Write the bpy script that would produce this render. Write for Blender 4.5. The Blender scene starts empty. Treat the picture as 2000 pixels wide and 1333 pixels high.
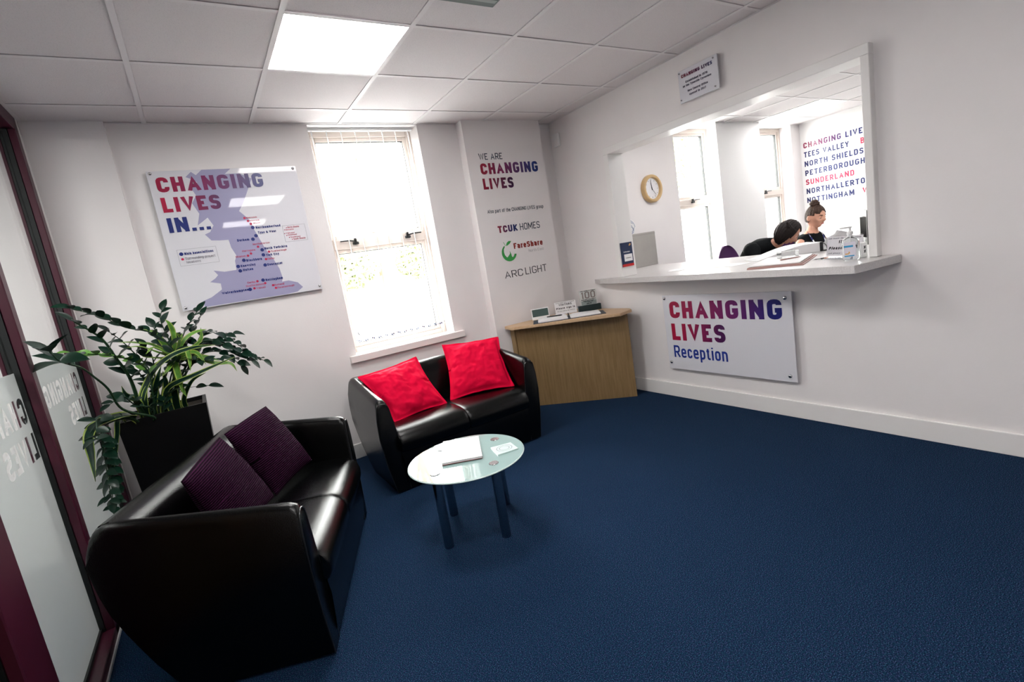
import bpy, bmesh, math, random
from mathutils import Vector, Matrix, noise
random.seed(7)
C = bpy.context.scene.collection
PI = math.pi
H = 2.515          # ceiling height
XR = 3.77          # reception wall plane

# ---------------- camera, sky, exposure ----------------
cd = bpy.data.cameras.new('camera'); cam = bpy.data.objects.new('camera', cd); C.objects.link(cam)
cd.sensor_width = 36.0; cd.lens = 971.02 / 2000.0 * 36.0; cd.clip_start = 0.05; cd.clip_end = 300
cam.matrix_world = Matrix(((0.83062201, 0.22148814, -0.51089146, 0.62161747),
                           (-0.53285086, 0.04977809, -0.84474381, -3.89736004),
                           (-0.16166953, 0.97389175, 0.15936692, 1.32306448), (0, 0, 0, 1)))
bpy.context.scene.camera = cam
w = bpy.data.worlds.new('sky'); bpy.context.scene.world = w; w.use_nodes = True
bg = w.node_tree.nodes['Background']; bg.inputs[0].default_value = (1.0, 0.975, 0.965, 1); bg.inputs[1].default_value = 11.5
vs = bpy.context.scene.view_settings
vs.view_transform = 'Standard'; vs.look = 'None'; vs.exposure = 1.32; vs.gamma = 1.0; vs.use_curve_mapping = False
PANEL = 9.5        # brightness of the ceiling light panels

# ---------------- materials ----------------
def mat(name, col, rough=0.6, metal=0.0, spec=0.5, noise_amt=0.0, scale=8.0, bump=0.0, bscale=200.0, coat=0.0, trans=0.0, ior=1.45, emis=None, estr=0.0, sheen=0.0):
    m = bpy.data.materials.new(name); m.use_nodes = True
    nt = m.node_tree; p = nt.nodes['Principled BSDF']
    p.inputs['Base Color'].default_value = (*col, 1); p.inputs['Roughness'].default_value = rough
    p.inputs['Metallic'].default_value = metal; p.inputs['Specular IOR Level'].default_value = spec
    p.inputs['Coat Weight'].default_value = coat; p.inputs['Coat Roughness'].default_value = 0.03
    p.inputs['Transmission Weight'].default_value = trans; p.inputs['IOR'].default_value = ior
    p.inputs['Sheen Weight'].default_value = sheen
    if emis: p.inputs['Emission Color'].default_value = (*emis, 1); p.inputs['Emission Strength'].default_value = estr
    if noise_amt or bump:
        tc = nt.nodes.new('ShaderNodeTexCoord')
    if noise_amt:
        n = nt.nodes.new('ShaderNodeTexNoise'); n.inputs['Scale'].default_value = scale; n.inputs['Detail'].default_value = 6
        r = nt.nodes.new('ShaderNodeValToRGB')
        r.color_ramp.elements[0].position = 0.3; r.color_ramp.elements[1].position = 0.7
        r.color_ramp.elements[0].color = (*[c * (1 - noise_amt) for c in col], 1)
        r.color_ramp.elements[1].color = (*[min(1, c * (1 + noise_amt)) for c in col], 1)
        nt.links.new(tc.outputs['Object'], n.inputs['Vector']); nt.links.new(n.outputs['Fac'], r.inputs[0]); nt.links.new(r.outputs[0], p.inputs['Base Color'])
    if bump:
        n2 = nt.nodes.new('ShaderNodeTexNoise'); n2.inputs['Scale'].default_value = bscale; n2.inputs['Detail'].default_value = 4
        b = nt.nodes.new('ShaderNodeBump'); b.inputs['Strength'].default_value = bump; b.inputs['Distance'].default_value = 0.01
        nt.links.new(tc.outputs['Object'], n2.inputs['Vector']); nt.links.new(n2.outputs['Fac'], b.inputs['Height']); nt.links.new(b.outputs[0], p.inputs['Normal'])
    return m
def grad_mat(name, c0, c1, length, zfall=0.0, rough=0.35):
    m = mat(name, c0, rough); nt = m.node_tree; p = nt.nodes['Principled BSDF']
    tc = nt.nodes.new('ShaderNodeTexCoord'); s = nt.nodes.new('ShaderNodeSeparateXYZ')
    a = nt.nodes.new('ShaderNodeMath'); a.operation = 'MULTIPLY_ADD'; a.inputs[1].default_value = zfall
    d = nt.nodes.new('ShaderNodeMath'); d.operation = 'DIVIDE'; d.inputs[1].default_value = length
    r = nt.nodes.new('ShaderNodeValToRGB'); r.color_ramp.elements[0].color = (*c0, 1); r.color_ramp.elements[1].color = (*c1, 1)
    r.color_ramp.elements[0].position = 0.05; r.color_ramp.elements[1].position = 0.92
    nt.links.new(tc.outputs['Object'], s.inputs[0]); nt.links.new(s.outputs['Z'], a.inputs[0]); nt.links.new(s.outputs['X'], a.inputs[2])
    nt.links.new(a.outputs[0], d.inputs[0]); nt.links.new(d.outputs[0], r.inputs[0]); nt.links.new(r.outputs[0], p.inputs['Base Color'])
    return m
def glass_mat(name, tint=(0.97, 0.99, 0.98)):
    m = bpy.data.materials.new(name); m.use_nodes = True; nt = m.node_tree; nt.nodes.clear()
    o = nt.nodes.new('ShaderNodeOutputMaterial'); mx = nt.nodes.new('ShaderNodeMixShader'); f = nt.nodes.new('ShaderNodeLayerWeight'); f.inputs[0].default_value = 0.5
    pw = nt.nodes.new('ShaderNodeMath'); pw.operation = 'POWER'; pw.inputs[1].default_value = 4.5
    ma = nt.nodes.new('ShaderNodeMath'); ma.operation = 'MULTIPLY_ADD'; ma.inputs[1].default_value = 0.45; ma.inputs[2].default_value = 0.03
    t = nt.nodes.new('ShaderNodeBsdfTransparent'); g = nt.nodes.new('ShaderNodeBsdfGlossy')
    t.inputs[0].default_value = (*tint, 1); g.inputs['Roughness'].default_value = 0.02
    nt.links.new(f.outputs['Facing'], pw.inputs[0]); nt.links.new(pw.outputs[0], ma.inputs[0]); nt.links.new(ma.outputs[0], mx.inputs[0])
    nt.links.new(t.outputs[0], mx.inputs[1]); nt.links.new(g.outputs[0], mx.inputs[2]); nt.links.new(mx.outputs[0], o.inputs[0])
    return m
def frost_mat(name, col, keep=0.5, rough=0.35):
    m = bpy.data.materials.new(name); m.use_nodes = True; nt = m.node_tree; nt.nodes.clear()
    o = nt.nodes.new('ShaderNodeOutputMaterial'); mx = nt.nodes.new('ShaderNodeMixShader'); m2 = nt.nodes.new('ShaderNodeMixShader')
    r = nt.nodes.new('ShaderNodeBsdfRefraction'); r.inputs['IOR'].default_value = 1.02; r.inputs['Roughness'].default_value = rough; r.inputs[0].default_value = (*col, 1)
    t = nt.nodes.new('ShaderNodeBsdfTranslucent'); t.inputs[0].default_value = (*col, 1)
    d = nt.nodes.new('ShaderNodeBsdfDiffuse'); d.inputs[0].default_value = (*col, 1)
    mx.inputs[0].default_value = 0.35; m2.inputs[0].default_value = keep
    nt.links.new(t.outputs[0], mx.inputs[1]); nt.links.new(d.outputs[0], mx.inputs[2])
    nt.links.new(mx.outputs[0], m2.inputs[1]); nt.links.new(r.outputs[0], m2.inputs[2]); nt.links.new(m2.outputs[0], o.inputs[0])
    return m
def wood_mat(name, c0, c1, axis=2, scale=14.0, rough=0.45):
    m = mat(name, c0, rough); nt = m.node_tree; p = nt.nodes['Principled BSDF']
    tc = nt.nodes.new('ShaderNodeTexCoord'); mp = nt.nodes.new('ShaderNodeMapping')
    sc = [scale] * 3; sc[axis] = scale * 0.06; mp.inputs['Scale'].default_value = sc
    n = nt.nodes.new('ShaderNodeTexNoise'); n.inputs['Scale'].default_value = 5; n.inputs['Detail'].default_value = 8; n.inputs['Roughness'].default_value = 0.65
    r = nt.nodes.new('ShaderNodeValToRGB'); r.color_ramp.elements[0].position = 0.35; r.color_ramp.elements[1].position = 0.65
    r.color_ramp.elements[0].color = (*c0, 1); r.color_ramp.elements[1].color = (*c1, 1)
    nt.links.new(tc.outputs['Object'], mp.inputs[0]); nt.links.new(mp.outputs[0], n.inputs['Vector']); nt.links.new(n.outputs['Fac'], r.inputs[0]); nt.links.new(r.outputs[0], p.inputs['Base Color'])
    return m
def ramp_noise(name, cols, scale, rough=0.95, bump=0.4, detail=2.0, spec=0.2):
    m = mat(name, cols[0], rough, spec=spec); nt = m.node_tree; p = nt.nodes['Principled BSDF']
    tc = nt.nodes.new('ShaderNodeTexCoord'); n = nt.nodes.new('ShaderNodeTexNoise'); n.inputs['Scale'].default_value = scale; n.inputs['Detail'].default_value = detail
    r = nt.nodes.new('ShaderNodeValToRGB'); cr = r.color_ramp
    while len(cr.elements) < len(cols): cr.elements.new(0.5)
    for i, c in enumerate(cols):
        cr.elements[i].position = 0.32 + 0.36 * i / (len(cols) - 1); cr.elements[i].color = (*c, 1)
    b = nt.nodes.new('ShaderNodeBump'); b.inputs['Strength'].default_value = bump; b.inputs['Distance'].default_value = 0.004
    nt.links.new(tc.outputs['Object'], n.inputs['Vector']); nt.links.new(n.outputs['Fac'], r.inputs[0]); nt.links.new(r.outputs[0], p.inputs['Base Color'])
    nt.links.new(n.outputs['Fac'], b.inputs['Height']); nt.links.new(b.outputs[0], p.inputs['Normal'])
    return m
M = {}
M['wall'] = mat('white_wall_paint', (0.82, 0.79, 0.785), 0.55, noise_amt=0.015, scale=3, bump=0.05, bscale=90)
M['wall_office'] = mat('office_wall_paint', (0.84, 0.835, 0.83), 0.6, bump=0.03, bscale=90)
M['tile'] = ramp_noise('ceiling_tile_board', [(0.70, 0.665, 0.665), (0.79, 0.75, 0.75), (0.75, 0.71, 0.71)], 160, 0.95, 0.25, 4)
M['tee'] = mat('white_metal_grid', (0.80, 0.77, 0.77), 0.5)
M['trimw'] = mat('white_gloss_paint', (0.82, 0.805, 0.79), 0.3)
M['frame'] = mat('cream_window_frame', (0.62, 0.545, 0.50), 0.4)
M['sill'] = mat('pale_window_sill', (0.82, 0.77, 0.75), 0.35)
M['glass'] = glass_mat('clear_glass')
M['blind'] = frost_mat('white_blind_fabric', (0.9, 0.9, 0.9), 0.2, 0.5)
M['carpet'] = ramp_noise('navy_carpet', [(0.0008, 0.0034, 0.0125), (0.0024, 0.0120, 0.0350), (0.0080, 0.0300, 0.0720), (0.055, 0.10, 0.175)], 300, 1.0, 0.6, 4.0, 0.1)
def flecks(m):   # coloured flecks in the yarn: a little teal and a little violet
    nt = m.node_tree; p = nt.nodes['Principled BSDF']; src = p.inputs['Base Color'].links[0].from_socket
    tc = nt.nodes.new('ShaderNodeTexCoord'); n = nt.nodes.new('ShaderNodeTexNoise'); n.inputs['Scale'].default_value = 120; n.inputs['Detail'].default_value = 3
    r = nt.nodes.new('ShaderNodeValToRGB'); e = r.color_ramp.elements; e[0].position = .38; e[0].color = (1.7, .85, 1.05, 1); e[1].position = .62; e[1].color = (.6, 1.2, 1.0, 1)
    mx = nt.nodes.new('ShaderNodeMixRGB'); mx.blend_type = 'MULTIPLY'; mx.inputs[0].default_value = .8
    nt.links.new(tc.outputs['Object'], n.inputs['Vector']); nt.links.new(n.outputs['Fac'], r.inputs[0]); nt.links.new(src, mx.inputs[1]); nt.links.new(r.outputs[0], mx.inputs[2]); nt.links.new(mx.outputs[0], p.inputs['Base Color'])
flecks(M['carpet'])
M['carpet2'] = ramp_noise('grey_carpet', [(0.05, 0.055, 0.06), (0.12, 0.13, 0.14)], 200, 1.0, 0.4)
M['burgundy'] = mat('burgundy_powder_coat', (0.055, 0.006, 0.018), 0.35, noise_amt=0.05)
M['gasket'] = mat('black_gasket', (0.004, 0.006, 0.006), 0.5)
M['frost'] = frost_mat('frosted_film', (0.72, 0.74, 0.735), 0.60, 0.30)
M['leather'] = mat('black_leather', (0.0008, 0.0011, 0.0012), 0.22, spec=0.36, bump=0.12, bscale=260)
M['piping'] = mat('black_leather_piping', (0.008, 0.009, 0.010), 0.3)
M['red'] = mat('red_cotton', (0.66, 0.0006, 0.036), 0.8, spec=0.12, noise_amt=0.08, scale=14, bump=0.15, bscale=500)
M['oak'] = wood_mat('oak_veneer', (0.215, 0.135, 0.055), (0.30, 0.195, 0.090))
M['oak_top'] = wood_mat('oak_worktop', (0.50, 0.33, 0.19), (0.60, 0.42, 0.26), 0)
M['oak_door'] = wood_mat('oak_door', (0.10, 0.05, 0.015), (0.15, 0.08, 0.03))
M['chrome'] = mat('brushed_steel', (0.30, 0.36, 0.40), 0.22, 1.0)
M['stud'] = mat('satin_steel_stud', (0.55, 0.55, 0.56), 0.2, 1.0)
M['tableglass'] = mat('frosted_table_glass', (0.27, 0.40, 0.385), 0.02, spec=0.6, coat=0.3)
M['tableedge'] = mat('glass_edge', (0.70, 0.86, 0.82), 0.1)
M['acrylic'] = mat('white_acrylic', (0.70, 0.70, 0.745), 0.5, coat=0.6, spec=0.5)
M['acrylic_clear'] = mat('clear_acrylic', (0.93, 0.96, 0.95), 0.03, trans=1.0, ior=1.3)
M['lavender'] = mat('lavender_print', (0.335, 0.325, 0.50), 0.5, coat=0.6)
M['paper'] = mat('white_paper', (0.84, 0.83, 0.84), 0.6)
M['paper_shade'] = mat('printed_page', (0.72, 0.68, 0.68), 0.35)
M['ink'] = mat('black_ink', (0.012, 0.014, 0.018), 0.5)
M['ink_grey'] = mat('grey_ink', (0.22, 0.22, 0.26), 0.5)
M['navy'] = mat('navy_print', (0.008, 0.022, 0.17), 0.4)
M['crimson'] = mat('crimson_print', (0.50, 0.012, 0.07), 0.4)
M['pinkred'] = mat('coral_red_print', (0.42, 0.02, 0.07), 0.5)
M['darkred'] = mat('dark_red_print', (0.26, 0.02, 0.012), 0.5)
M['green'] = mat('green_print', (0.035, 0.33, 0.065), 0.5)
M['black'] = mat('black_plastic', (0.006, 0.007, 0.008), 0.4)
M['planter'] = mat('black_gloss_planter', (0.0015, 0.0015, 0.002), 0.42, spec=0.25)
M['soil'] = mat('dark_soil', (0.02, 0.013, 0.008), 0.95, bump=0.8, bscale=60)
M['leaf'] = mat('dark_green_leaf', (0.003, 0.023, 0.012), 0.33, spec=0.35, noise_amt=0.3, scale=30)
M['leaf_lime'] = mat('lime_green_leaf', (0.10, 0.26, 0.035), 0.4, noise_amt=0.3, scale=40)
M['leaf_edge'] = mat('yellow_leaf_edge', (0.30, 0.40, 0.07), 0.4)
M['stem'] = mat('green_stem', (0.009, 0.038, 0.012), 0.45)
M['cane'] = mat('woody_cane', (0.16, 0.12, 0.06), 0.8)
M['skin'] = mat('skin', (0.68, 0.36, 0.25), 0.5, noise_amt=0.04, scale=20)
M['skin2'] = mat('skin_deeper', (0.50, 0.24, 0.16), 0.5, noise_amt=0.04, scale=20)
M['hair_dark'] = mat('dark_hair', (0.009, 0.004, 0.0035), 0.5, spec=0.25, noise_amt=0.5, scale=60, bump=0.4, bscale=120)
M['hair_brown'] = mat('brown_hair', (0.050, 0.026, 0.017), 0.5, spec=0.3, noise_amt=0.5, scale=60, bump=0.4, bscale=120)
M['cloth_black'] = mat('black_cloth', (0.004, 0.005, 0.006), 0.9, spec=0.2, noise_amt=0.3, scale=60)
M['lanyard'] = mat('navy_lanyard', (0.01, 0.015, 0.12), 0.6)
M['purple'] = mat('purple_fabric', (0.060, 0.012, 0.085), 0.8, bump=0.2, bscale=400)
M['lip'] = mat('lips', (0.45, 0.12, 0.11), 0.5)
M['white'] = mat('white_plastic', (0.80, 0.80, 0.80), 0.35)
M['grey_board'] = mat('grey_board', (0.36, 0.345, 0.32), 0.6, noise_amt=0.04)
M['speckle'] = ramp_noise('speckled_laminate', [(0.46, 0.445, 0.445), (0.60, 0.58, 0.575), (0.72, 0.70, 0.69)], 420, 0.28, 0.02, 2, 0.5)
M['pink_board'] = mat('dusty_pink_board', (0.42, 0.24, 0.22), 0.6)
M['clock_wood'] = mat('pale_wood_ring', (0.60, 0.41, 0.20), 0.35, noise_amt=0.1)
M['clockface'] = mat('clock_face', (0.80, 0.80, 0.82), 0.4)
M['emit'] = mat('light_diffuser', (1, 1, 1), 0.5, emis=(1.0, 0.965, 0.95), estr=PANEL)
M['emit2'] = mat('office_light_diffuser', (1, 1, 1), 0.5, emis=(1.0, 0.98, 0.97), estr=5.2)
M['emit3'] = mat('lobby_fill_diffuser', (1, 1, 1), 0.5, emis=(1.0, 0.97, 0.95), estr=15.0)
M['lamp_dark'] = mat('unlit_prismatic_cover', (0.20, 0.24, 0.23), 0.3)
M['blue_label'] = mat('cyan_label', (0.03, 0.33, 0.62), 0.4)
M['orange_label'] = mat('orange_label', (0.75, 0.42, 0.12), 0.4)
M['sheet_label'] = mat('pale_label', (0.78, 0.76, 0.85), 0.3)
M['asphalt'] = mat('pale_paving', (0.34, 0.34, 0.34), 0.9, noise_amt=0.08, scale=2)
M['foliage'] = mat('hedge_leaves', (0.42, 0.46, 0.26), 0.7, noise_amt=0.3, scale=3)
M['foliage_y'] = mat('yellow_green_leaves', (0.50, 0.55, 0.16), 0.7, noise_amt=0.3, scale=3)
M['bark'] = mat('bark', (0.22, 0.14, 0.10), 0.9)
M['brick'] = mat('pale_brick', (0.62, 0.46, 0.42), 0.9, noise_amt=0.1)
M['slate'] = mat('grey_slate', (0.30, 0.30, 0.34), 0.7)
M['car'] = mat('white_car_paint', (0.75, 0.77, 0.80), 0.2, coat=1.0)
M['carglass'] = mat('dark_car_glass', (0.03, 0.05, 0.08), 0.08)
M['tyre'] = mat('tyre_rubber', (0.02, 0.02, 0.02), 0.8)
# corduroy: ribs running along the cushion (UV), relief, with groove shade also painted into the colour
def corduroy():
    m = mat('aubergine_corduroy', (0.040, 0.012, 0.032), 0.95, spec=0.08); nt = m.node_tree; p = nt.nodes['Principled BSDF']
    uv = nt.nodes.new('ShaderNodeUVMap'); wv = nt.nodes.new('ShaderNodeTexWave'); wv.wave_type = 'BANDS'; wv.bands_direction = 'Y'
    wv.inputs['Scale'].default_value = 13.0; wv.inputs['Distortion'].default_value = 0.6; wv.inputs['Detail'].default_value = 1.0
    r = nt.nodes.new('ShaderNodeValToRGB'); r.color_ramp.elements[0].color = (0.0060, 0.0010, 0.0048, 1); r.color_ramp.elements[1].color = (0.044, 0.0065, 0.034, 1)
    r.color_ramp.elements[0].position = 0.25
    b = nt.nodes.new('ShaderNodeBump'); b.inputs['Strength'].default_value = 0.7; b.inputs['Distance'].default_value = 0.006
    nt.links.new(uv.outputs[0], wv.inputs['Vector']); nt.links.new(wv.outputs['Fac'], b.inputs['Height']); nt.links.new(b.outputs[0], p.inputs['Normal'])
    nt.links.new(wv.outputs['Fac'], r.inputs[0]); nt.links.new(r.outputs[0], p.inputs['Base Color'])
    return m
M['cord'] = corduroy()

# ---------------- building helpers ----------------
def tag(o, label=None, cat=None, group=None, kind=None):
    if label: o['label'] = label
    if cat: o['category'] = cat
    if group: o['group'] = group
    if kind: o['kind'] = kind
    return o
def empty(name, loc=(0, 0, 0), rz=0.0, label=None, cat=None, group=None, kind=None, parent=None):
    o = bpy.data.objects.new(name, None); C.objects.link(o); o.location = loc; o.rotation_euler = (0, 0, rz); o.empty_display_size = 0.05
    if parent: o.parent = parent
    return tag(o, label, cat, group, kind)
from mathutils.geometry import tessellate_polygon
def flat_print(name, pts, y, m, parent):
    me = bpy.data.meshes.new(name); tr_ = tessellate_polygon([[Vector((x, z, 0)) for x, z in pts]])
    me.from_pydata([(x, y, z) for x, z in pts], [], [tuple(t_) for t_ in tr_]); me.materials.append(m)
    o = bpy.data.objects.new(name, me); C.objects.link(o); o.parent = parent; return o
class MB:
    def __init__(s): s.bm = bmesh.new()
    def add(s, verts, faces):
        vs_ = [s.bm.verts.new(v) for v in verts]
        for f in faces:
            try: s.bm.faces.new([vs_[i] for i in f])
            except ValueError: pass
        return vs_
    def box(s, x0, x1, y0, y1, z0, z1, bev=0.0, seg=2):
        if bev:
            t = bmesh.new(); bmesh.ops.create_cube(t, size=1.0)
            for v in t.verts: v.co = Vector(((x0 + x1) / 2 + v.co.x * (x1 - x0), (y0 + y1) / 2 + v.co.y * (y1 - y0), (z0 + z1) / 2 + v.co.z * (z1 - z0)))
            bmesh.ops.bevel(t, geom=t.edges[:], offset=bev, segments=seg, profile=0.5, affect='EDGES')
            s.join(t)
        else:
            s.add([(x0, y0, z0), (x1, y0, z0), (x1, y1, z0), (x0, y1, z0), (x0, y0, z1), (x1, y0, z1), (x1, y1, z1), (x0, y1, z1)],
                  [(0, 3, 2, 1), (4, 5, 6, 7), (0, 1, 5, 4), (1, 2, 6, 5), (2, 3, 7, 6), (3, 0, 4, 7)])
        return s
    def join(s, t):
        t.verts.index_update()
        s.add([v.co.copy() for v in t.verts], [[v.index for v in f.verts] for f in t.faces]); t.free()
    def prism(s, poly, z0, z1, f=lambda x, y, z: (x, y, z)):
        n = len(poly)
        s.add([f(x, y, z0) for x, y in poly] + [f(x, y, z1) for x, y in poly],
              [list(range(n))[::-1], list(range(n, 2 * n))] + [(i, (i + 1) % n, n + (i + 1) % n, n + i) for i in range(n)])
        return s
    def tube(s, pts, r, seg=10, caps=True):
        pts = [Vector(p) for p in pts]; rs = r if isinstance(r, (list, tuple)) else [r] * len(pts)
        rings = []; up = None
        for i, p in enumerate(pts):
            d = (pts[min(i + 1, len(pts) - 1)] - pts[max(i - 1, 0)]).normalized()
            if up is None: up = d.orthogonal().normalized()
            up = (up - d * up.dot(d)); up = up.normalized() if up.length > 1e-6 else d.orthogonal().normalized()
            b = d.cross(up)
            rings.append([p + (up * math.cos(a) + b * math.sin(a)) * rs[i] for a in [2 * PI * k / seg for k in range(seg)]])
        vs_ = [v for rg in rings for v in rg]; f = []
        for i in range(len(pts) - 1):
            for k in range(seg): f.append((i * seg + k, i * seg + (k + 1) % seg, (i + 1) * seg + (k + 1) % seg, (i + 1) * seg + k))
        if caps: f += [list(range(seg))[::-1], list(range((len(pts) - 1) * seg, len(pts) * seg))]
        s.add(vs_, f); return s
    def lathe(s, prof, seg=32, c=(0, 0, 0), axis='z'):
        vs_ = []; f = []; n = len(prof)
        for k in range(seg):
            a = 2 * PI * k / seg
            for r, z in prof:
                p = (r * math.cos(a), r * math.sin(a), z)
                if axis == 'y': p = (p[0], -p[2], p[1])
                if axis == 'x': p = (-p[2], p[0], p[1])
                vs_.append((c[0] + p[0], c[1] + p[1], c[2] + p[2]))
        for k in range(seg):
            for i in range(n - 1):
                f.append((k * n + i, ((k + 1) % seg) * n + i, ((k + 1) % seg) * n + i + 1, k * n + i + 1))
        s.add(vs_, f); return s
    def ellipsoid(s, c, r, seg=20, rings=12, fn=None):
        t = bmesh.new(); bmesh.ops.create_uvsphere(t, u_segments=seg, v_segments=rings, radius=1.0)
        for v in t.verts:
            p = Vector((v.co.x * r[0], v.co.y * r[1], v.co.z * r[2]))
            if fn: p = fn(p)
            v.co = p + Vector(c)
        s.join(t); return s
    def loft(s, rings, closed=True, caps=True):
        n = len(rings[0]); vs_ = [v for r in rings for v in r]; f = []
        for i in range(len(rings) - 1):
            for k in range(n if closed else n - 1): f.append((i * n + k, i * n + (k + 1) % n, (i + 1) * n + (k + 1) % n, (i + 1) * n + k))
        if caps: f += [list(range(n))[::-1], list(range((len(rings) - 1) * n, len(rings) * n))]
        s.add(vs_, f); return s
    def xform(s, m):
        bmesh.ops.transform(s.bm, matrix=m, verts=s.bm.verts); return s
    def build(s, name, m, parent=None, smooth=False, loc=None, rz=None, merge=0.0, label=None, angle=None):
        if merge: bmesh.ops.remove_doubles(s.bm, verts=s.bm.verts, dist=merge)
        bmesh.ops.recalc_face_normals(s.bm, faces=s.bm.faces)
        me = bpy.data.meshes.new(name); s.bm.to_mesh(me); s.bm.free()
        for mm in (m if isinstance(m, (list, tuple)) else [m]): me.materials.append(mm)
        if smooth:
            for p in me.polygons: p.use_smooth = True
        o = bpy.data.objects.new(name, me); C.objects.link(o)
        if smooth: me.set_sharp_from_angle(angle=math.radians(angle or 45))
        if parent: o.parent = parent
        if loc is not None: o.location = loc
        if rz is not None: o.rotation_euler = (0, 0, rz)
        if label: o['label'] = label
        return o
def children(o): return [c for c in C.objects if c.parent == o]
def subsurf(o, lv=2):
    md = o.modifiers.new('s', 'SUBSURF'); md.levels = lv; md.render_levels = lv; return o
def bake(o):
    dg = bpy.context.evaluated_depsgraph_get(); me = bpy.data.meshes.new_from_object(o.evaluated_get(dg)); o.modifiers.clear(); o.data = me
    for p in me.polygons: p.use_smooth = True
    return o
def catmull(pts, n=6):
    P = [Vector(p) for p in pts]; P = [P[0] * 2 - P[1]] + P + [P[-1] * 2 - P[-2]]; out = []
    for i in range(1, len(P) - 2):
        for k in range(n):
            t = k / n
            out.append(0.5 * ((2 * P[i]) + (P[i + 1] - P[i - 1]) * t + (2 * P[i - 1] - 5 * P[i] + 4 * P[i + 1] - P[i + 2]) * t * t + (3 * P[i] - P[i - 1] - 3 * P[i + 1] + P[i + 2]) * t ** 3))
    out.append(P[-2]); return out

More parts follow.
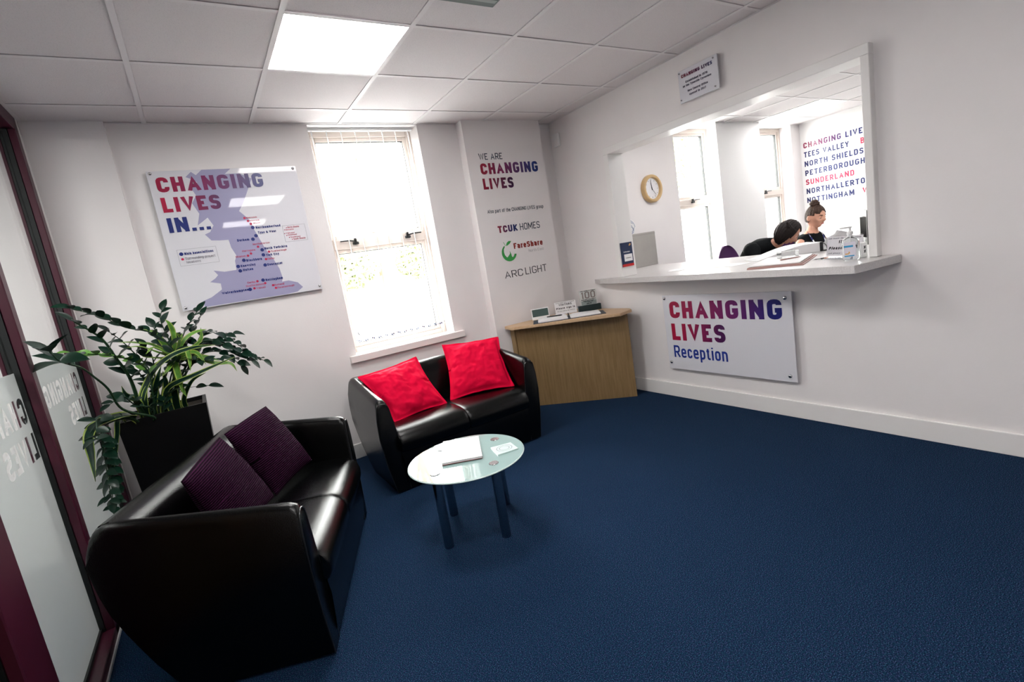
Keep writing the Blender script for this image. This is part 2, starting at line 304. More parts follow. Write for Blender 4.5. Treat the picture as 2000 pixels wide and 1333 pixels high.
# ---------------- lettering: strokes of a squared sans, every glyph a set of polylines ----------------
G = {
'A': (.68, '0,0 .5,1 1,0', '.17,.30 .83,.30'), 'B': (.62, '0,0 0,1', '.1,1 .92,1,r .92,.54,r .1,.54', '.1,.50 1,.50,r 1,0,r .1,0'),
'C': (.62, '1,.70 1,1,r 0,1,r 0,0,r 1,0,r 1,.30'), 'D': (.62, '0,0 0,1 1,1,r 1,0,r 0,0'), 'E': (.54, '1,1 0,1 0,0 1,0', '0,.51 .85,.51'),
'F': (.53, '1,1 0,1 0,0', '0,.50 .85,.50'), 'G': (.63, '1,.78 1,1,r 0,1,r 0,0,r 1,0,r 1,.44 .55,.44'), 'H': (.63, '0,0 0,1', '1,0 1,1', '0,.5 1,.5'),
'I': (.17, '0,0 0,1'), 'J': (.5, '1,1 1,0,r 0,0,r 0,.25'), 'K': (.62, '0,0 0,1', '.95,1 .1,.46', '.25,.55 1,0'), 'L': (.52, '0,1 0,0 1,0'),
'M': (.78, '0,0 0,1', '1,0 1,1', '.03,.97 .5,.25 .97,.97'), 'N': (.66, '0,0 0,1', '1,0 1,1', '.02,.97 .98,.03'), 'O': (.63, '0,.5 0,1,r 1,1,r 1,0,r 0,0,r 0,.5'), 'P': (.6, '0,0 0,1', '.1,1 1,1,r 1,.42,r .1,.42'),
'Q': (.63, '0,.5 0,1,r 1,1,r 1,0,r 0,0,r 0,.5', '.6,.2 1.05,-.1'), 'R': (.62, '0,0 0,1', '.1,1 1,1,r 1,.45,r .1,.45', '.5,.45 1,0'),
'S': (.60, '1,.80 1,1,r 0,1,r 0,.52,r 1,.50,r 1,0,r 0,0,r 0,.20'), 'T': (.60, '0,1 1,1', '.5,1 .5,0'), 'U': (.63, '0,1 0,0,r 1,0,r 1,1'),
'V': (.66, '0,1 .5,0 1,1'), 'W': (.92, '0,1 .25,0 .5,1 .75,0 1,1'), 'X': (.64, '0,0 1,1', '0,1 1,0'), 'Y': (.64, '0,1 .5,.42 1,1', '.5,.42 .5,0'), 'Z': (.58, '0,1 1,1 0,0 1,0'),
'a': (.5, '0,.72 1,.72,r 1,0', '1,.42 0,.42,r 0,0,r 1,0'), 'b': (.5, '0,1 0,0', '0,.72 1,.72,r 1,0,r 0,0'), 'c': (.46, '1,.52 1,.72,r 0,.72,r 0,0,r 1,0,r 1,.2'),
'd': (.5, '1,1 1,0', '1,.72 0,.72,r 0,0,r 1,0'), 'e': (.5, '.1,.36 1,.36', '1,.40 1,.72,r 0,.72,r 0,0,r 1,0,r 1,.12'), 'f': (.34, '1,1 .3,1,r .3,0', '0,.70 .9,.70'),
'g': (.5, '1,.72 0,.72,r 0,0,r 1,0', '1,.72 1,-.30,r 0,-.30'), 'h': (.5, '0,1 0,0', '0,.72 1,.72,r 1,0'), 'i': (.15, '0,0 0,.72', '0,.97 0,1'),
'j': (.2, '.6,.72 .6,-.3 0,-.3'), 'q': (.5, '1,-.3 1,.72 0,.72,r 0,0,r 1,0'), 'x': (.48, '0,0 1,.72', '0,.72 1,0'),
'k': (.48, '0,0 0,1', '.9,.72 .1,.33', '.25,.4 1,0'), 'l': (.22, '0,1 0,0 .6,0'), 'm': (.8, '0,0 0,.72 .5,.72,r .5,0', '.5,.72 1,.72,r 1,0'), 'n': (.5, '0,0 0,.72 1,.72,r 1,0'),
'o': (.5, '0,.36 0,.72,r 1,.72,r 1,0,r 0,0,r 0,.36'), 'p': (.5, '0,-.3 0,.72', '.1,.72 1,.72,r 1,0,r .1,0'), 'r': (.34, '0,0 0,.72', '0,.72 1,.72'),
's': (.46, '1,.60 1,.72,r 0,.72,r 0,.37,r 1,.37,r 1,0,r 0,0,r 0,.12'), 't': (.34, '.3,.95 .3,0,r 1,0', '0,.72 .95,.72'), 'u': (.5, '0,.72 0,0,r 1,0', '1,.72 1,0'),
'v': (.5, '0,.72 .5,0 1,.72'), 'w': (.74, '0,.72 .25,0 .5,.72 .75,0 1,.72'), 'y': (.5, '0,.72 .5,.02', '1,.72 .3,-.3'), 'z': (.46, '0,.72 1,.72 0,0 1,0'),
'0': (.56, '0,.5 0,1,r 1,1,r 1,0,r 0,0,r 0,.5'), '1': (.3, '0,.8 .8,1 .8,0'), '2': (.54, '0,.75 0,1,r 1,1,r 1,.55,r 0,0 1,0'), '3': (.54, '0,1 1,1,r 1,.5,r .3,.5', '1,.5 1,0,r 0,0'),
'6': (.56, '1,1 0,1,r 0,0,r .6,0', '.5,0 1,0,r 1,.5,r .1,.5'), '7': (.54, '0,1 1,1 .3,0'), '9': (.56, '.9,.5 0,.5,r 0,1,r .6,1', '.5,1 1,1,r 1,0,r 0,0'), '&': (.7, '1,.3 .4,0 0,.2 .7,.75 .4,1 .1,.75 1,0'), '/': (.4, '0,0 1,1'),
'.': (.17, '0,0 0,.13'), '-': (.3, '0,.4 1,.4'), "'": (.12, '0,.8 0,1'), ' ': (.26,)}
def _poly(spec, wid, t, slant, lo=0.0):
    pts = []
    for tok in spec.split():
        a = tok.split(','); pts.append((t / 2 + float(a[0]) * (wid - t), t / 2 + float(a[1]) * (1 - t), len(a) > 2))
    out = []
    for i, (x, y, r) in enumerate(pts):
        if r and 0 < i < len(pts) - 1:
            p = Vector((x, y)); a = Vector(pts[i - 1][:2]); b = Vector(pts[i + 1][:2])
            fa = 0.5 if pts[i - 1][2] else 0.97; fb = 0.5 if pts[i + 1][2] else 0.97; R_ = min(0.19, (a - p).length * fa, (b - p).length * fb); p0 = p + (a - p).normalized() * R_; p1 = p + (b - p).normalized() * R_
            for k in range(5):
                u = k / 4; out.append((p0 * (1 - u) ** 2 + p * 2 * u * (1 - u) + p1 * u * u))
        else: out.append(Vector((x, y)))
    o2 = [out[0]]
    for p in out[1:]:
        if (p - o2[-1]).length > 1e-4: o2.append(p)
    closed = (o2[0] - o2[-1]).length < 1e-4 and len(o2) > 3
    if closed: o2 = o2[:-1]
    else:
        for e, f_, src in ((0, 1, spec.split()[0]), (-1, -2, spec.split()[-1])):
            d = (o2[e] - o2[f_]).normalized(); c_ = src.split(',')
            if float(c_[1 if abs(d.y) > abs(d.x) else 0]) in (0.0, 1.0, .72, -.3): o2[e] = o2[e] + d * t / 2
    n = len(o2); L = []; Rr = []
    for i in range(n):
        if closed or 0 < i < n - 1:
            d0 = (o2[i] - o2[i - 1]).normalized(); d1 = (o2[(i + 1) % n] - o2[i]).normalized()
            m = Vector((-(d0.y + d1.y), d0.x + d1.x)); m = m.normalized() if m.length > 1e-6 else Vector((-d0.y, d0.x))
            k = min(2.2, 1 / max(0.2, m.dot(Vector((-d0.y, d0.x)))))
        else:
            d = (o2[1] - o2[0]) if i == 0 else (o2[-1] - o2[-2]); d = d.normalized(); m = Vector((-d.y, d.x)); k = 1
        L.append(o2[i] + m * t / 2 * k); Rr.append(o2[i] - m * t / 2 * k)
    sh = lambda p: (p.x + slant * p.y, max(lo, min(1.0, p.y)))
    return [(sh(L[i]), sh(L[(i + 1) % n]), sh(Rr[(i + 1) % n]), sh(Rr[i])) for i in range(n if closed else n - 1)]
def letters(mb, text, x, z, cap, t=0.2, width=None, gap=0.13, slant=0.0, depth=0.0012, y=0.0, align='l'):
    """lettering in the local x-z plane, facing -y"""
    quads = []; cx = 0.0
    for ch in text:
        g = G[ch]
        for sp in g[1:]:
            for q in _poly(sp, max(g[0], t * 1.02) if g[0] > .2 else t, t, slant, -.5 if ch in 'gjpqyQ' else 0.0): quads.append(([(cx + a, b) for a, b in q], g.index(sp)))
        cx += (max(g[0], t) if ch != ' ' else g[0]) + gap
    cx -= gap; sx = (width / cx) if width else cap
    ox = x if align == 'l' else x - cx * sx / 2 if align == 'c' else x - cx * sx
    for q, lay in quads:
        P = [(ox + a * sx, z + b * cap) for a, b in q]; dd = depth * (1 + .22 * (lay - 1))
        mb.add([(a, y, b) for a, b in P] + [(a, y - dd, b) for a, b in P], [(4, 5, 6, 7), (0, 1, 5, 4), (1, 2, 6, 5), (2, 3, 7, 6), (3, 0, 4, 7), (3, 2, 1, 0)])
    return cx * sx
def disc(mb, x, z, r, y=0.0, depth=0.0012, seg=16):
    mb.prism([(x + r * math.cos(2 * PI * k / seg), z + r * math.sin(2 * PI * k / seg)) for k in range(seg)], y - depth, y, lambda a, b, c: (a, c, b))

# measured outlines (metres)
GB=[[0.842, 2.223], [1.01, 2.229], [0.97, 2.188], [1.056, 2.188], [1.124, 2.15], [1.069, 2.049], [1.036, 1.991], [1.001, 1.942], [1.032, 1.904], [1.054, 1.875], [1.062, 1.822], [1.081, 1.757], [1.1, 1.692], [1.118, 1.644], [1.139, 1.605], [1.165, 1.528], [1.172, 1.462], [1.162, 1.435], [1.206, 1.437], [1.263, 1.414], [1.291, 1.376], [1.249, 1.35], [1.177, 1.344], [0.665, 1.346], [0.663, 1.386], [0.716, 1.402], [0.786, 1.443], [0.788, 1.483], [0.73, 1.501], [0.765, 1.521], [0.785, 1.54], [0.766, 1.573], [0.827, 1.556], [0.899, 1.558], [0.904, 1.619], [0.92, 1.653], [0.901, 1.708], [0.897, 1.761], [0.843, 1.763], [0.798, 1.768], [0.77, 1.81], [0.803, 1.823], [0.831, 1.863], [0.809, 1.916], [0.743, 1.872], [0.768, 1.945], [0.743, 2.014], [0.776, 2.061], [0.758, 2.112], [0.801, 2.143], [0.783, 2.16], [0.744, 2.179], [0.78, 2.21], [0.804, 2.188]]
DB=[[1.059, 1.826], [1.067, 1.769], [1.043, 1.748], [1.084, 1.67], [1.084, 1.635], [0.957, 1.615], [1.08, 1.565], [0.914, 1.579], [0.92, 1.548], [1.044, 1.465], [0.951, 1.415], [0.612, 1.702]]
DR=[[1.023, 1.893], [1.04, 1.872], [1.053, 1.851], [1.063, 1.694], [1.01, 1.654], [0.989, 1.642], [1.124, 1.652], [1.094, 1.604], [1.008, 1.463], [1.053, 1.442], [0.979, 1.418], [1.099, 1.42], [1.113, 1.399], [0.612, 1.669]]
DT=[[1.271, 1.802], [1.256, 1.789], [1.251, 1.763], [1.262, 1.749], [1.277, 1.734], [1.293, 1.719]]
LB=[('Northumberland', 1.077, 1.815, 0.158), ('Tyne & Wear', 1.084, 1.78, 0.115), ('Durham', 0.946, 1.742, 0.074), ('North Yorkshire', 1.1, 1.669, 0.148), ('York City', 1.101, 1.623, 0.083), ('Blackburn', 0.972, 1.603, 0.097), ('Doncaster', 1.094, 1.558, 0.098), ('Knowsley', 0.93, 1.571, 0.091), ('Halton', 0.937, 1.543, 0.063), ('Nottingham', 1.06, 1.455, 0.112), ('Wolverhampton', 0.78, 1.409, 0.161), ('Main bases/offices', 0.629, 1.694, 0.164)]
LR=[('Berwick', 1.035, 1.889, 0.065), ('Alnwick', 1.05, 1.868, 0.061), ('Blyth', 1.07, 1.849, 0.042), ('Northallerton', 1.035, 1.708, 0.106), ('Scarborough', 1.138, 1.647, 0.101), ('Harrogate', 0.961, 1.67, 0.08), ('Skipton', 0.912, 1.637, 0.061), ('Selby', 1.104, 1.599, 0.044), ('Derby', 0.945, 1.456, 0.049), ('Staffordshire', 0.931, 1.434, 0.111), ('Walsall', 0.991, 1.41, 0.059), ('Rutland', 1.107, 1.414, 0.065), ('Peterborough', 1.124, 1.393, 0.112), ('North Shields', 1.279, 1.798, 0.077), ('Newcastle', 1.263, 1.784, 0.053), ('Wallsend', 1.26, 1.76, 0.057), ('Gateshead', 1.27, 1.747, 0.059), ('Sunderland', 1.285, 1.73, 0.065), ('South Shields', 1.301, 1.714, 0.082)]
LG=[('Surrounding project', 0.628, 1.663, 0.17), ('locations', 0.629, 1.64, 0.08)]
STEMS=[('dark', [[0.27, -0.58, 0.8], [0.301, -0.681, 0.818], [0.197, -0.762, 0.907], [0.177, -0.844, 1.031], [0.153, -0.925, 1.106], [0.133, -1.006, 1.163], [0.101, -1.088, 1.2], [0.083, -1.169, 1.223], [0.038, -1.25, 1.264]], 0.74, 0.115, 0.007), ('dark', [[0.3, -0.5, 0.8], [0.384, -0.537, 0.99], [0.459, -0.573, 1.122], [0.395, -0.61, 1.247], [0.289, -0.647, 1.305], [0.215, -0.683, 1.374], [0.115, -0.72, 1.437]], 0.35, 0.075, 0.005), ('dark', [[0.28, -0.55, 0.8], [0.253, -0.642, 0.868], [0.256, -0.683, 0.978], [0.253, -0.725, 1.069], [0.231, -0.767, 1.164], [0.202, -0.808, 1.275], [0.131, -0.85, 1.371]], 0.45, 0.08, 0.011), ('lime', [[0.3, -0.55, 0.8], [0.32, -0.65, 0.907], [0.333, -0.7, 1.068], [0.273, -0.75, 1.147], [0.213, -0.8, 1.184], [0.144, -0.85, 1.213], [0.069, -0.9, 1.235]], 0.45, 0.06, 0.005), ('dark', [[0.38, -0.5, 0.8], [0.421, -0.5, 0.915], [0.541, -0.5, 1.097], [0.62, -0.5, 1.151], [0.704, -0.5, 1.111], [0.804, -0.5, 1.033], [0.887, -0.5, 0.968]], 0.35, 0.07, 0.006), ('dark', [[0.4, -0.45, 0.8], [0.43, -0.44, 0.904], [0.542, -0.43, 1.06], [0.611, -0.42, 1.131], [0.722, -0.41, 1.079], [0.827, -0.4, 0.971]], 0.4, 0.075, 0.006), ('dark', [[0.4, -0.42, 0.8], [0.43, -0.442, 0.905], [0.549, -0.433, 1.09], [0.595, -0.425, 1.175], [0.655, -0.417, 1.193], [0.705, -0.408, 1.162], [0.766, -0.4, 1.158]], 0.5, 0.07, 0.004), ('dark', [[0.33, -0.42, 0.8], [0.413, -0.412, 0.967], [0.443, -0.404, 1.156], [0.436, -0.396, 1.236], [0.429, -0.388, 1.316], [0.447, -0.38, 1.364]], 0.5, 0.075, 0.005), ('dark', [[0.36, -0.4, 0.8], [0.429, -0.408, 0.963], [0.483, -0.396, 1.134], [0.518, -0.384, 1.206], [0.566, -0.372, 1.27], [0.615, -0.36, 1.325]], 0.45, 0.08, 0.006), ('dark', [[0.3, -0.48, 0.8], [0.321, -0.524, 0.947], [0.326, -0.548, 1.065], [0.287, -0.572, 1.163], [0.25, -0.596, 1.243], [0.219, -0.62, 1.292]], 0.5, 0.07, 0.005), ('dark', [[0.36, -0.55, 0.8], [0.388, -0.52, 0.927], [0.438, -0.54, 1.036], [0.51, -0.56, 1.079], [0.578, -0.58, 1.048], [0.666, -0.6, 1.043]], 0.5, 0.065, 0.005), ('dark', [[0.32, -0.5, 0.8], [0.337, -0.525, 0.913], [0.342, -0.55, 1.003], [0.359, -0.575, 1.117], [0.345, -0.6, 1.179]], 0.4, 0.07, 0.006), ('dark', [[0.36, -0.45, 0.8], [0.4, -0.5, 0.875], [0.441, -0.5, 0.894], [0.487, -0.5, 0.906], [0.574, -0.5, 0.891]], 0.8, 0.08, 0.003), ('dark', [[0.24, -0.6, 0.8], [0.187, -0.65, 0.841], [0.121, -0.7, 0.877], [0.057, -0.75, 0.867], [0.001, -0.8, 0.813], [-0.009, -0.85, 0.751], [-0.012, -0.9, 0.689], [0.005, -0.95, 0.612], [0.024, -1.0, 0.544]], 0.3, 0.06, 0.005), ('dark', [[0.22, -0.58, 0.8], [0.188, -0.658, 0.842], [0.097, -0.717, 0.832], [0.028, -0.775, 0.697], [0.017, -0.833, 0.614], [0.027, -0.892, 0.529], [0.072, -0.95, 0.487]], 0.45, 0.06, 0.005), ('dark', [[0.22, -0.62, 0.8], [0.191, -0.68, 0.846], [0.088, -0.76, 0.834], [0.021, -0.84, 0.688], [-0.004, -0.92, 0.577], [0.007, -1.0, 0.528]], 0.55, 0.065, 0.005), ('dark', [[0.27, -0.6, 0.8], [0.307, -0.65, 0.853], [0.24, -0.7, 0.911], [0.211, -0.75, 0.968], [0.161, -0.8, 0.951]], 0.3, 0.06, 0.005), ('dark', [[0.33, -0.6, 0.8], [0.353, -0.607, 0.861], [0.388, -0.613, 0.911], [0.428, -0.62, 0.929]], 0.3, 0.06, 0.005), ('dark', [[0.3, -0.6, 0.8], [0.285, -0.607, 0.867], [0.322, -0.613, 0.93], [0.354, -0.62, 0.965]], 0.3, 0.06, 0.005), ('dark', [[0.4, -0.48, 0.8], [0.419, -0.46, 0.91], [0.506, -0.47, 1.011], [0.599, -0.48, 1.081], [0.7, -0.49, 1.057], [0.761, -0.5, 0.964]], 0.4, 0.07, 0.005), ('dark', [[0.4, -0.42, 0.8], [0.436, -0.426, 0.932], [0.549, -0.432, 1.09], [0.639, -0.438, 1.138], [0.744, -0.444, 1.123], [0.823, -0.45, 1.025]], 0.45, 0.07, 0.005), ('dark', [[0.3, -0.45, 0.8], [0.413, -0.442, 0.94], [0.422, -0.435, 1.09], [0.41, -0.428, 1.189], [0.39, -0.42, 1.277]], 0.45, 0.07, 0.005), ('dark', [[0.36, -0.42, 0.8], [0.429, -0.41, 0.963], [0.511, -0.4, 1.128], [0.574, -0.39, 1.222], [0.627, -0.38, 1.295]], 0.5, 0.07, 0.005), ('dark', [[0.3, -0.5, 0.8], [0.317, -0.55, 0.922], [0.3, -0.6, 1.015], [0.276, -0.65, 1.088], [0.24, -0.7, 1.116]], 0.4, 0.065, 0.005), ('dark', [[0.24, -0.6, 0.8], [0.201, -0.702, 0.854], [0.111, -0.764, 0.886], [0.051, -0.826, 0.886], [-0.003, -0.888, 0.816], [-0.025, -0.95, 0.833]], 0.35, 0.075, 0.005)]
BLADES=[('lime', [[0.454, -0.52, 1.089], [0.417, -0.553, 1.203], [0.395, -0.587, 1.252], [0.358, -0.62, 1.281]], 0.03), ('lime', [[0.454, -0.52, 1.089], [0.479, -0.53, 1.217], [0.474, -0.54, 1.277], [0.459, -0.55, 1.312]], 0.028), ('lime', [[0.454, -0.52, 1.089], [0.502, -0.56, 1.184], [0.497, -0.6, 1.231]], 0.03), ('lime', [[0.454, -0.52, 1.089], [0.52, -0.53, 1.179], [0.577, -0.54, 1.211], [0.638, -0.55, 1.219]], 0.03), ('lime', [[0.454, -0.52, 1.089], [0.589, -0.51, 1.153], [0.613, -0.5, 1.232]], 0.025), ('lime', [[0.454, -0.52, 1.089], [0.379, -0.58, 1.184], [0.306, -0.64, 1.219], [0.249, -0.7, 1.238]], 0.026), ('lime', [[0.454, -0.52, 1.089], [0.382, -0.587, 1.147], [0.329, -0.653, 1.192], [0.278, -0.72, 1.205]], 0.026), ('lime', [[0.454, -0.52, 1.089], [0.386, -0.585, 1.111], [0.324, -0.65, 1.14]], 0.022), ('lime', [[0.454, -0.52, 1.089], [0.446, -0.56, 0.961], [0.461, -0.6, 0.873]], 0.035), ('lime', [[0.454, -0.52, 1.089], [0.51, -0.61, 1.077], [0.49, -0.7, 1.095]], 0.02), ('lime', [[0.454, -0.52, 1.089], [0.556, -0.528, 1.065], [0.636, -0.535, 1.015], [0.711, -0.542, 0.996], [0.734, -0.55, 0.944]], 0.028), ('lime', [[0.454, -0.52, 1.089], [0.583, -0.535, 1.068], [0.664, -0.55, 1.024]], 0.028), ('lime', [[0.454, -0.52, 1.089], [0.419, -0.6, 1.046], [0.388, -0.68, 1.02]], 0.025), ('lime', [[0.454, -0.52, 1.089], [0.516, -0.563, 1.137], [0.523, -0.607, 1.079], [0.513, -0.65, 1.012]], 0.028), ('lime', [[0.454, -0.52, 1.089], [0.486, -0.51, 1.141], [0.519, -0.5, 1.222]], 0.03), ('lime', [[0.454, -0.52, 1.089], [0.425, -0.58, 1.13], [0.38, -0.64, 1.174], [0.346, -0.7, 1.153]], 0.026), ('lime', [[0.454, -0.52, 1.089], [0.451, -0.567, 1.035], [0.453, -0.613, 0.966], [0.452, -0.66, 0.914]], 0.034), ('lime', [[0.454, -0.52, 1.089], [0.516, -0.547, 1.106], [0.564, -0.573, 1.096], [0.591, -0.6, 1.026]], 0.028), ('edge', [[0.259, -0.6, 0.897], [0.348, -0.637, 1.046], [0.444, -0.675, 1.113], [0.552, -0.712, 1.138], [0.657, -0.75, 1.133]], 0.045), ('edge', [[0.383, -0.6, 0.931], [0.54, -0.66, 0.989], [0.736, -0.72, 1.045]], 0.04), ('edge', [[0.217, -0.66, 0.849], [0.163, -0.728, 0.873], [0.091, -0.796, 0.867], [0.056, -0.864, 0.828], [0.029, -0.932, 0.74], [0.009, -1.0, 0.644]], 0.06), ('edge', [[0.156, -0.66, 0.846], [0.141, -0.723, 0.781], [0.109, -0.787, 0.665], [0.044, -0.85, 0.559]], 0.025), ('edge', [[0.251, -0.62, 0.894], [0.219, -0.66, 0.952], [0.211, -0.7, 1.018]], 0.04), ('edge', [[0.302, -0.6, 0.846], [0.347, -0.6, 0.979], [0.388, -0.6, 1.069]], 0.045), ('edge', [[0.349, -0.58, 0.829], [0.384, -0.58, 0.951], [0.387, -0.58, 1.038]], 0.045), ('edge', [[0.405, -0.55, 0.836], [0.419, -0.55, 0.952], [0.462, -0.55, 1.03]], 0.045), ('edge', [[0.269, -0.62, 0.845], [0.287, -0.62, 0.941], [0.321, -0.62, 1.003]], 0.04), ('edge', [[0.443, -0.5, 0.847], [0.502, -0.5, 0.938], [0.579, -0.5, 0.97]], 0.03)]
CANE=[[0.36, -0.5, 0.8], [0.432, -0.52, 0.96], [0.454, -0.52, 1.089]]

# ================= the setting =================
def holes_wall(x0, x1, y0, y1, z0, z1, holes, axis='x'):
    """wall box with rectangular holes [(a0,a1,z0,z1)] along axis, as one mesh"""
    mb = MB(); cuts = sorted(holes); a = x0 if axis == 'x' else y0; end = x1 if axis == 'x' else y1
    def bx(p, q, r, s_):
        if q - p < 1e-6 or s_ - r < 1e-6: return
        mb.box(p, q, y0, y1, r, s_) if axis == 'x' else mb.box(x0, x1, p, q, r, s_)
    for h in cuts:
        bx(a, h[0], z0, z1); bx(h[0], h[1], z0, h[2]); bx(h[0], h[1], h[3], z1); a = h[1]
    bx(a, end, z0, z1); return mb
tag(MB().box(-3.3, XR + 0.06, -7.1, 0.02, -0.10, 0.0).build('floor', M['carpet']), kind='structure')
tag(MB().box(XR + 0.06, 8.4, -7.1, 0.02, -0.10, 0.0).build('floor', M['carpet2']), kind='structure')
WIN = [(1.567, 2.42), (5.52, 6.335), (7.11, 7.97)]
tag(holes_wall(-3.3, 8.4, 0.0, 0.24, -0.1, 2.9, [(a, b, 0.795, H - 0.004) for a, b in WIN]).build('wall_back', M['wall']), kind='structure')
OY0, OY1, OZ0, OZ1 = -2.660, -0.716, 0.98, 2.098
tag(holes_wall(XR, XR + 0.135, -7.0, 0.0, 0.0, 2.9, [(OY0, OY1, OZ0, OZ1)], 'y').build('wall_right', M['wall']), kind='structure')
tag(MB().box(-3.3, 8.4, -7.12, -7.0, 0, 2.9).build('wall_front', M['wall']), kind='structure')
tag(MB().box(8.2, 8.35, -7.0, 0.0, 0, 2.9).build('wall_office', M['wall_office']), kind='structure')
tag(MB().box(-3.35, -3.2, -7.0, 0.0, 0, 2.9).build('wall_lobby', M['wall']), kind='structure')
tag(MB().box(2.775, 3.576, -0.10, 0.0, 0, H + .01).build('trim_1', M['wall']), kind='structure')
tag(MB().box(-0.10, 0.40, -0.04, 0.0, 0, H + .01).build('trim_2', M['wall']), kind='structure')
tag(MB().box(6.17, 7.055, -0.10, 0.0, 0, H + .01).build('trim_3', M['wall_office']), kind='structure')
# ceiling: slab above, grid tees and every tile a piece
ceil = tag(MB().box(-3.3, 8.4, -7.1, 0.02, H + 0.06, H + 0.16).build('ceiling', M['wall']), kind='structure')
lights = [(1.2, -0.904, 'emit'), (1.2, -2.704, 'emit'), (1.2, -4.504, 'emit')]
off_lights = [(6.95, -0.304, 'emit2'), (5.15, -2.104, 'emit2'), (6.95, -2.704, 'emit2'), (4.55, -0.904, 'emit2'), (5.75, -3.904, 'emit2')]  # first panel is a real fitting, the rest are added to brighten the office
lobby_fill_lights = [(-1.5, -0.904, 'emit3'), (-1.5, -2.104, 'emit3'), (-1.5, -3.304, 'emit3'), (-1.5, -4.504, 'emit3')]  # unseen panels added to brighten the lobby behind the glass
tile_cache = {}
def tile_field(xs, x_lo, x_hi, y_lo, lit):
    ys = [0.0] + [-0.304 - 0.6 * j for j in range(12)]
    ys = [y for y in ys if y > y_lo] + [y_lo]
    xs = [x_lo] + [x for x in xs if x_lo + 0.02 < x < x_hi - 0.02] + [x_hi]
    for i in range(len(xs) - 1):
        for j in range(len(ys) - 1):
            a, b, c, d = xs[i], xs[i + 1], ys[j + 1], ys[j]
            if any(abs(a - lx) < 0.02 and abs(d - ly) < 0.02 for lx, ly, _ in lit): continue
            key = (round(b - a, 3), round(d - c, 3))
            if key not in tile_cache:
                w2, h2 = key[0] / 2 - 0.010, key[1] / 2 - 0.010
                me = MB().box(-w2, w2, -h2, h2, 0, 0.015, 0.003, 1).build('ceiling_tile', M['tile'])
                tile_cache[key] = me.data; o = me
            else:
                o = bpy.data.objects.new('ceiling_tile', tile_cache[key]); C.objects.link(o)
            o.parent = ceil; o.location = ((a + b) / 2, (c + d) / 2, H + 0.004)
    for x in xs[1:-1]:
        MB().box(x - .0125, x + .0125, y_lo, 0, H - 0.001, H + 0.003).box(x - .003, x + .003, y_lo, 0, H + 0.003, H + 0.04).build('ceiling_tee', M['tee'], ceil)
    for y in ys[1:-1]:
        MB().box(x_lo, x_hi, y - .0115, y + .0115, H + 0.0005, H + 0.003).box(x_lo, x_hi, y - .003, y + .003, H + 0.003, H + 0.04).build('ceiling_tee', M['tee'], ceil)
    MB().box(x_lo, x_lo + .018, y_lo, 0, H, H + .002).box(x_hi - .018, x_hi, y_lo, 0, H, H + .002).box(x_lo, x_hi, -.018, 0, H + .0002, H + .0018).build('ceiling_edge_trim', M['tee'], ceil)
tile_field([0.6 * k for k in range(1, 7)], 0.02, XR, -7.0, lights)
tile_field([6.95 + 0.6 * k for k in range(-5, 3)], XR + .135, 8.2, -7.0, off_lights)
tile_field([-2.7, -2.1, -1.5, -0.9, -0.3], -3.2, -0.10, -7.0, lobby_fill_lights)
LL = {(1.2, -0.904): 'square lit ceiling panel nearest the window', (1.2, -2.704): 'square lit ceiling panel over the middle of the reception room',
      (1.2, -4.504): 'square lit ceiling panel at the near end of the reception room', (6.95, -0.304): 'lit office ceiling panel beside the wall of town names',
      (5.15, -2.104): 'added office fill panel above the reception counter', (6.95, -2.704): 'added office fill panel deeper in the office',
      (4.55, -0.904): 'added office fill panel nearest the wall clock', (5.75, -3.904): 'added office fill panel furthest from the windows',
      (-1.5, -0.904): 'added lobby fill panel nearest the lobby back wall', (-1.5, -2.104): 'added lobby fill panel, second from the lobby back wall',
      (-1.5, -3.304): 'added lobby fill panel level with the oak door', (-1.5, -4.504): 'added lobby fill panel furthest from the lobby back wall'}
for lx, ly, em in lights + off_lights + lobby_fill_lights:
    t = empty('ceiling_light', (lx + .3, ly - .3, H), label=LL[(lx, ly)], cat='ceiling light')
    MB().box(-.288, .288, -.288, .288, 0.003, 0.02).build('diffuser', M[em], t)
    fr = MB(); fr.box(-.297, .297, -.297, -.288, 0, .04).box(-.297, .297, .288, .297, 0, .04).box(-.297, -.288, -.288, .288, 0, .04).box(.288, .297, -.288, .288, 0, .04).build('frame', M['tee'], t)

# baseboards
def base(name, x0, x1, y0, y1):
    mb = MB().box(x0, x1, y0, y1, 0, 0.115, 0.004, 2); tag(mb.build(name, M['trimw']), kind='structure')
base('baseboard_right', XR - 0.016, XR, -7.0, -0.0)
base('baseboard_back', 0.40, 2.775, -0.016, 0.0)
base('baseboard_pier', 2.765, 3.586, -0.116, -0.10)
base('baseboard_left_pier', 0.03, 0.41, -0.056, -0.04)
base('baseboard_office', 8.184, 8.2, -7.0, 0)

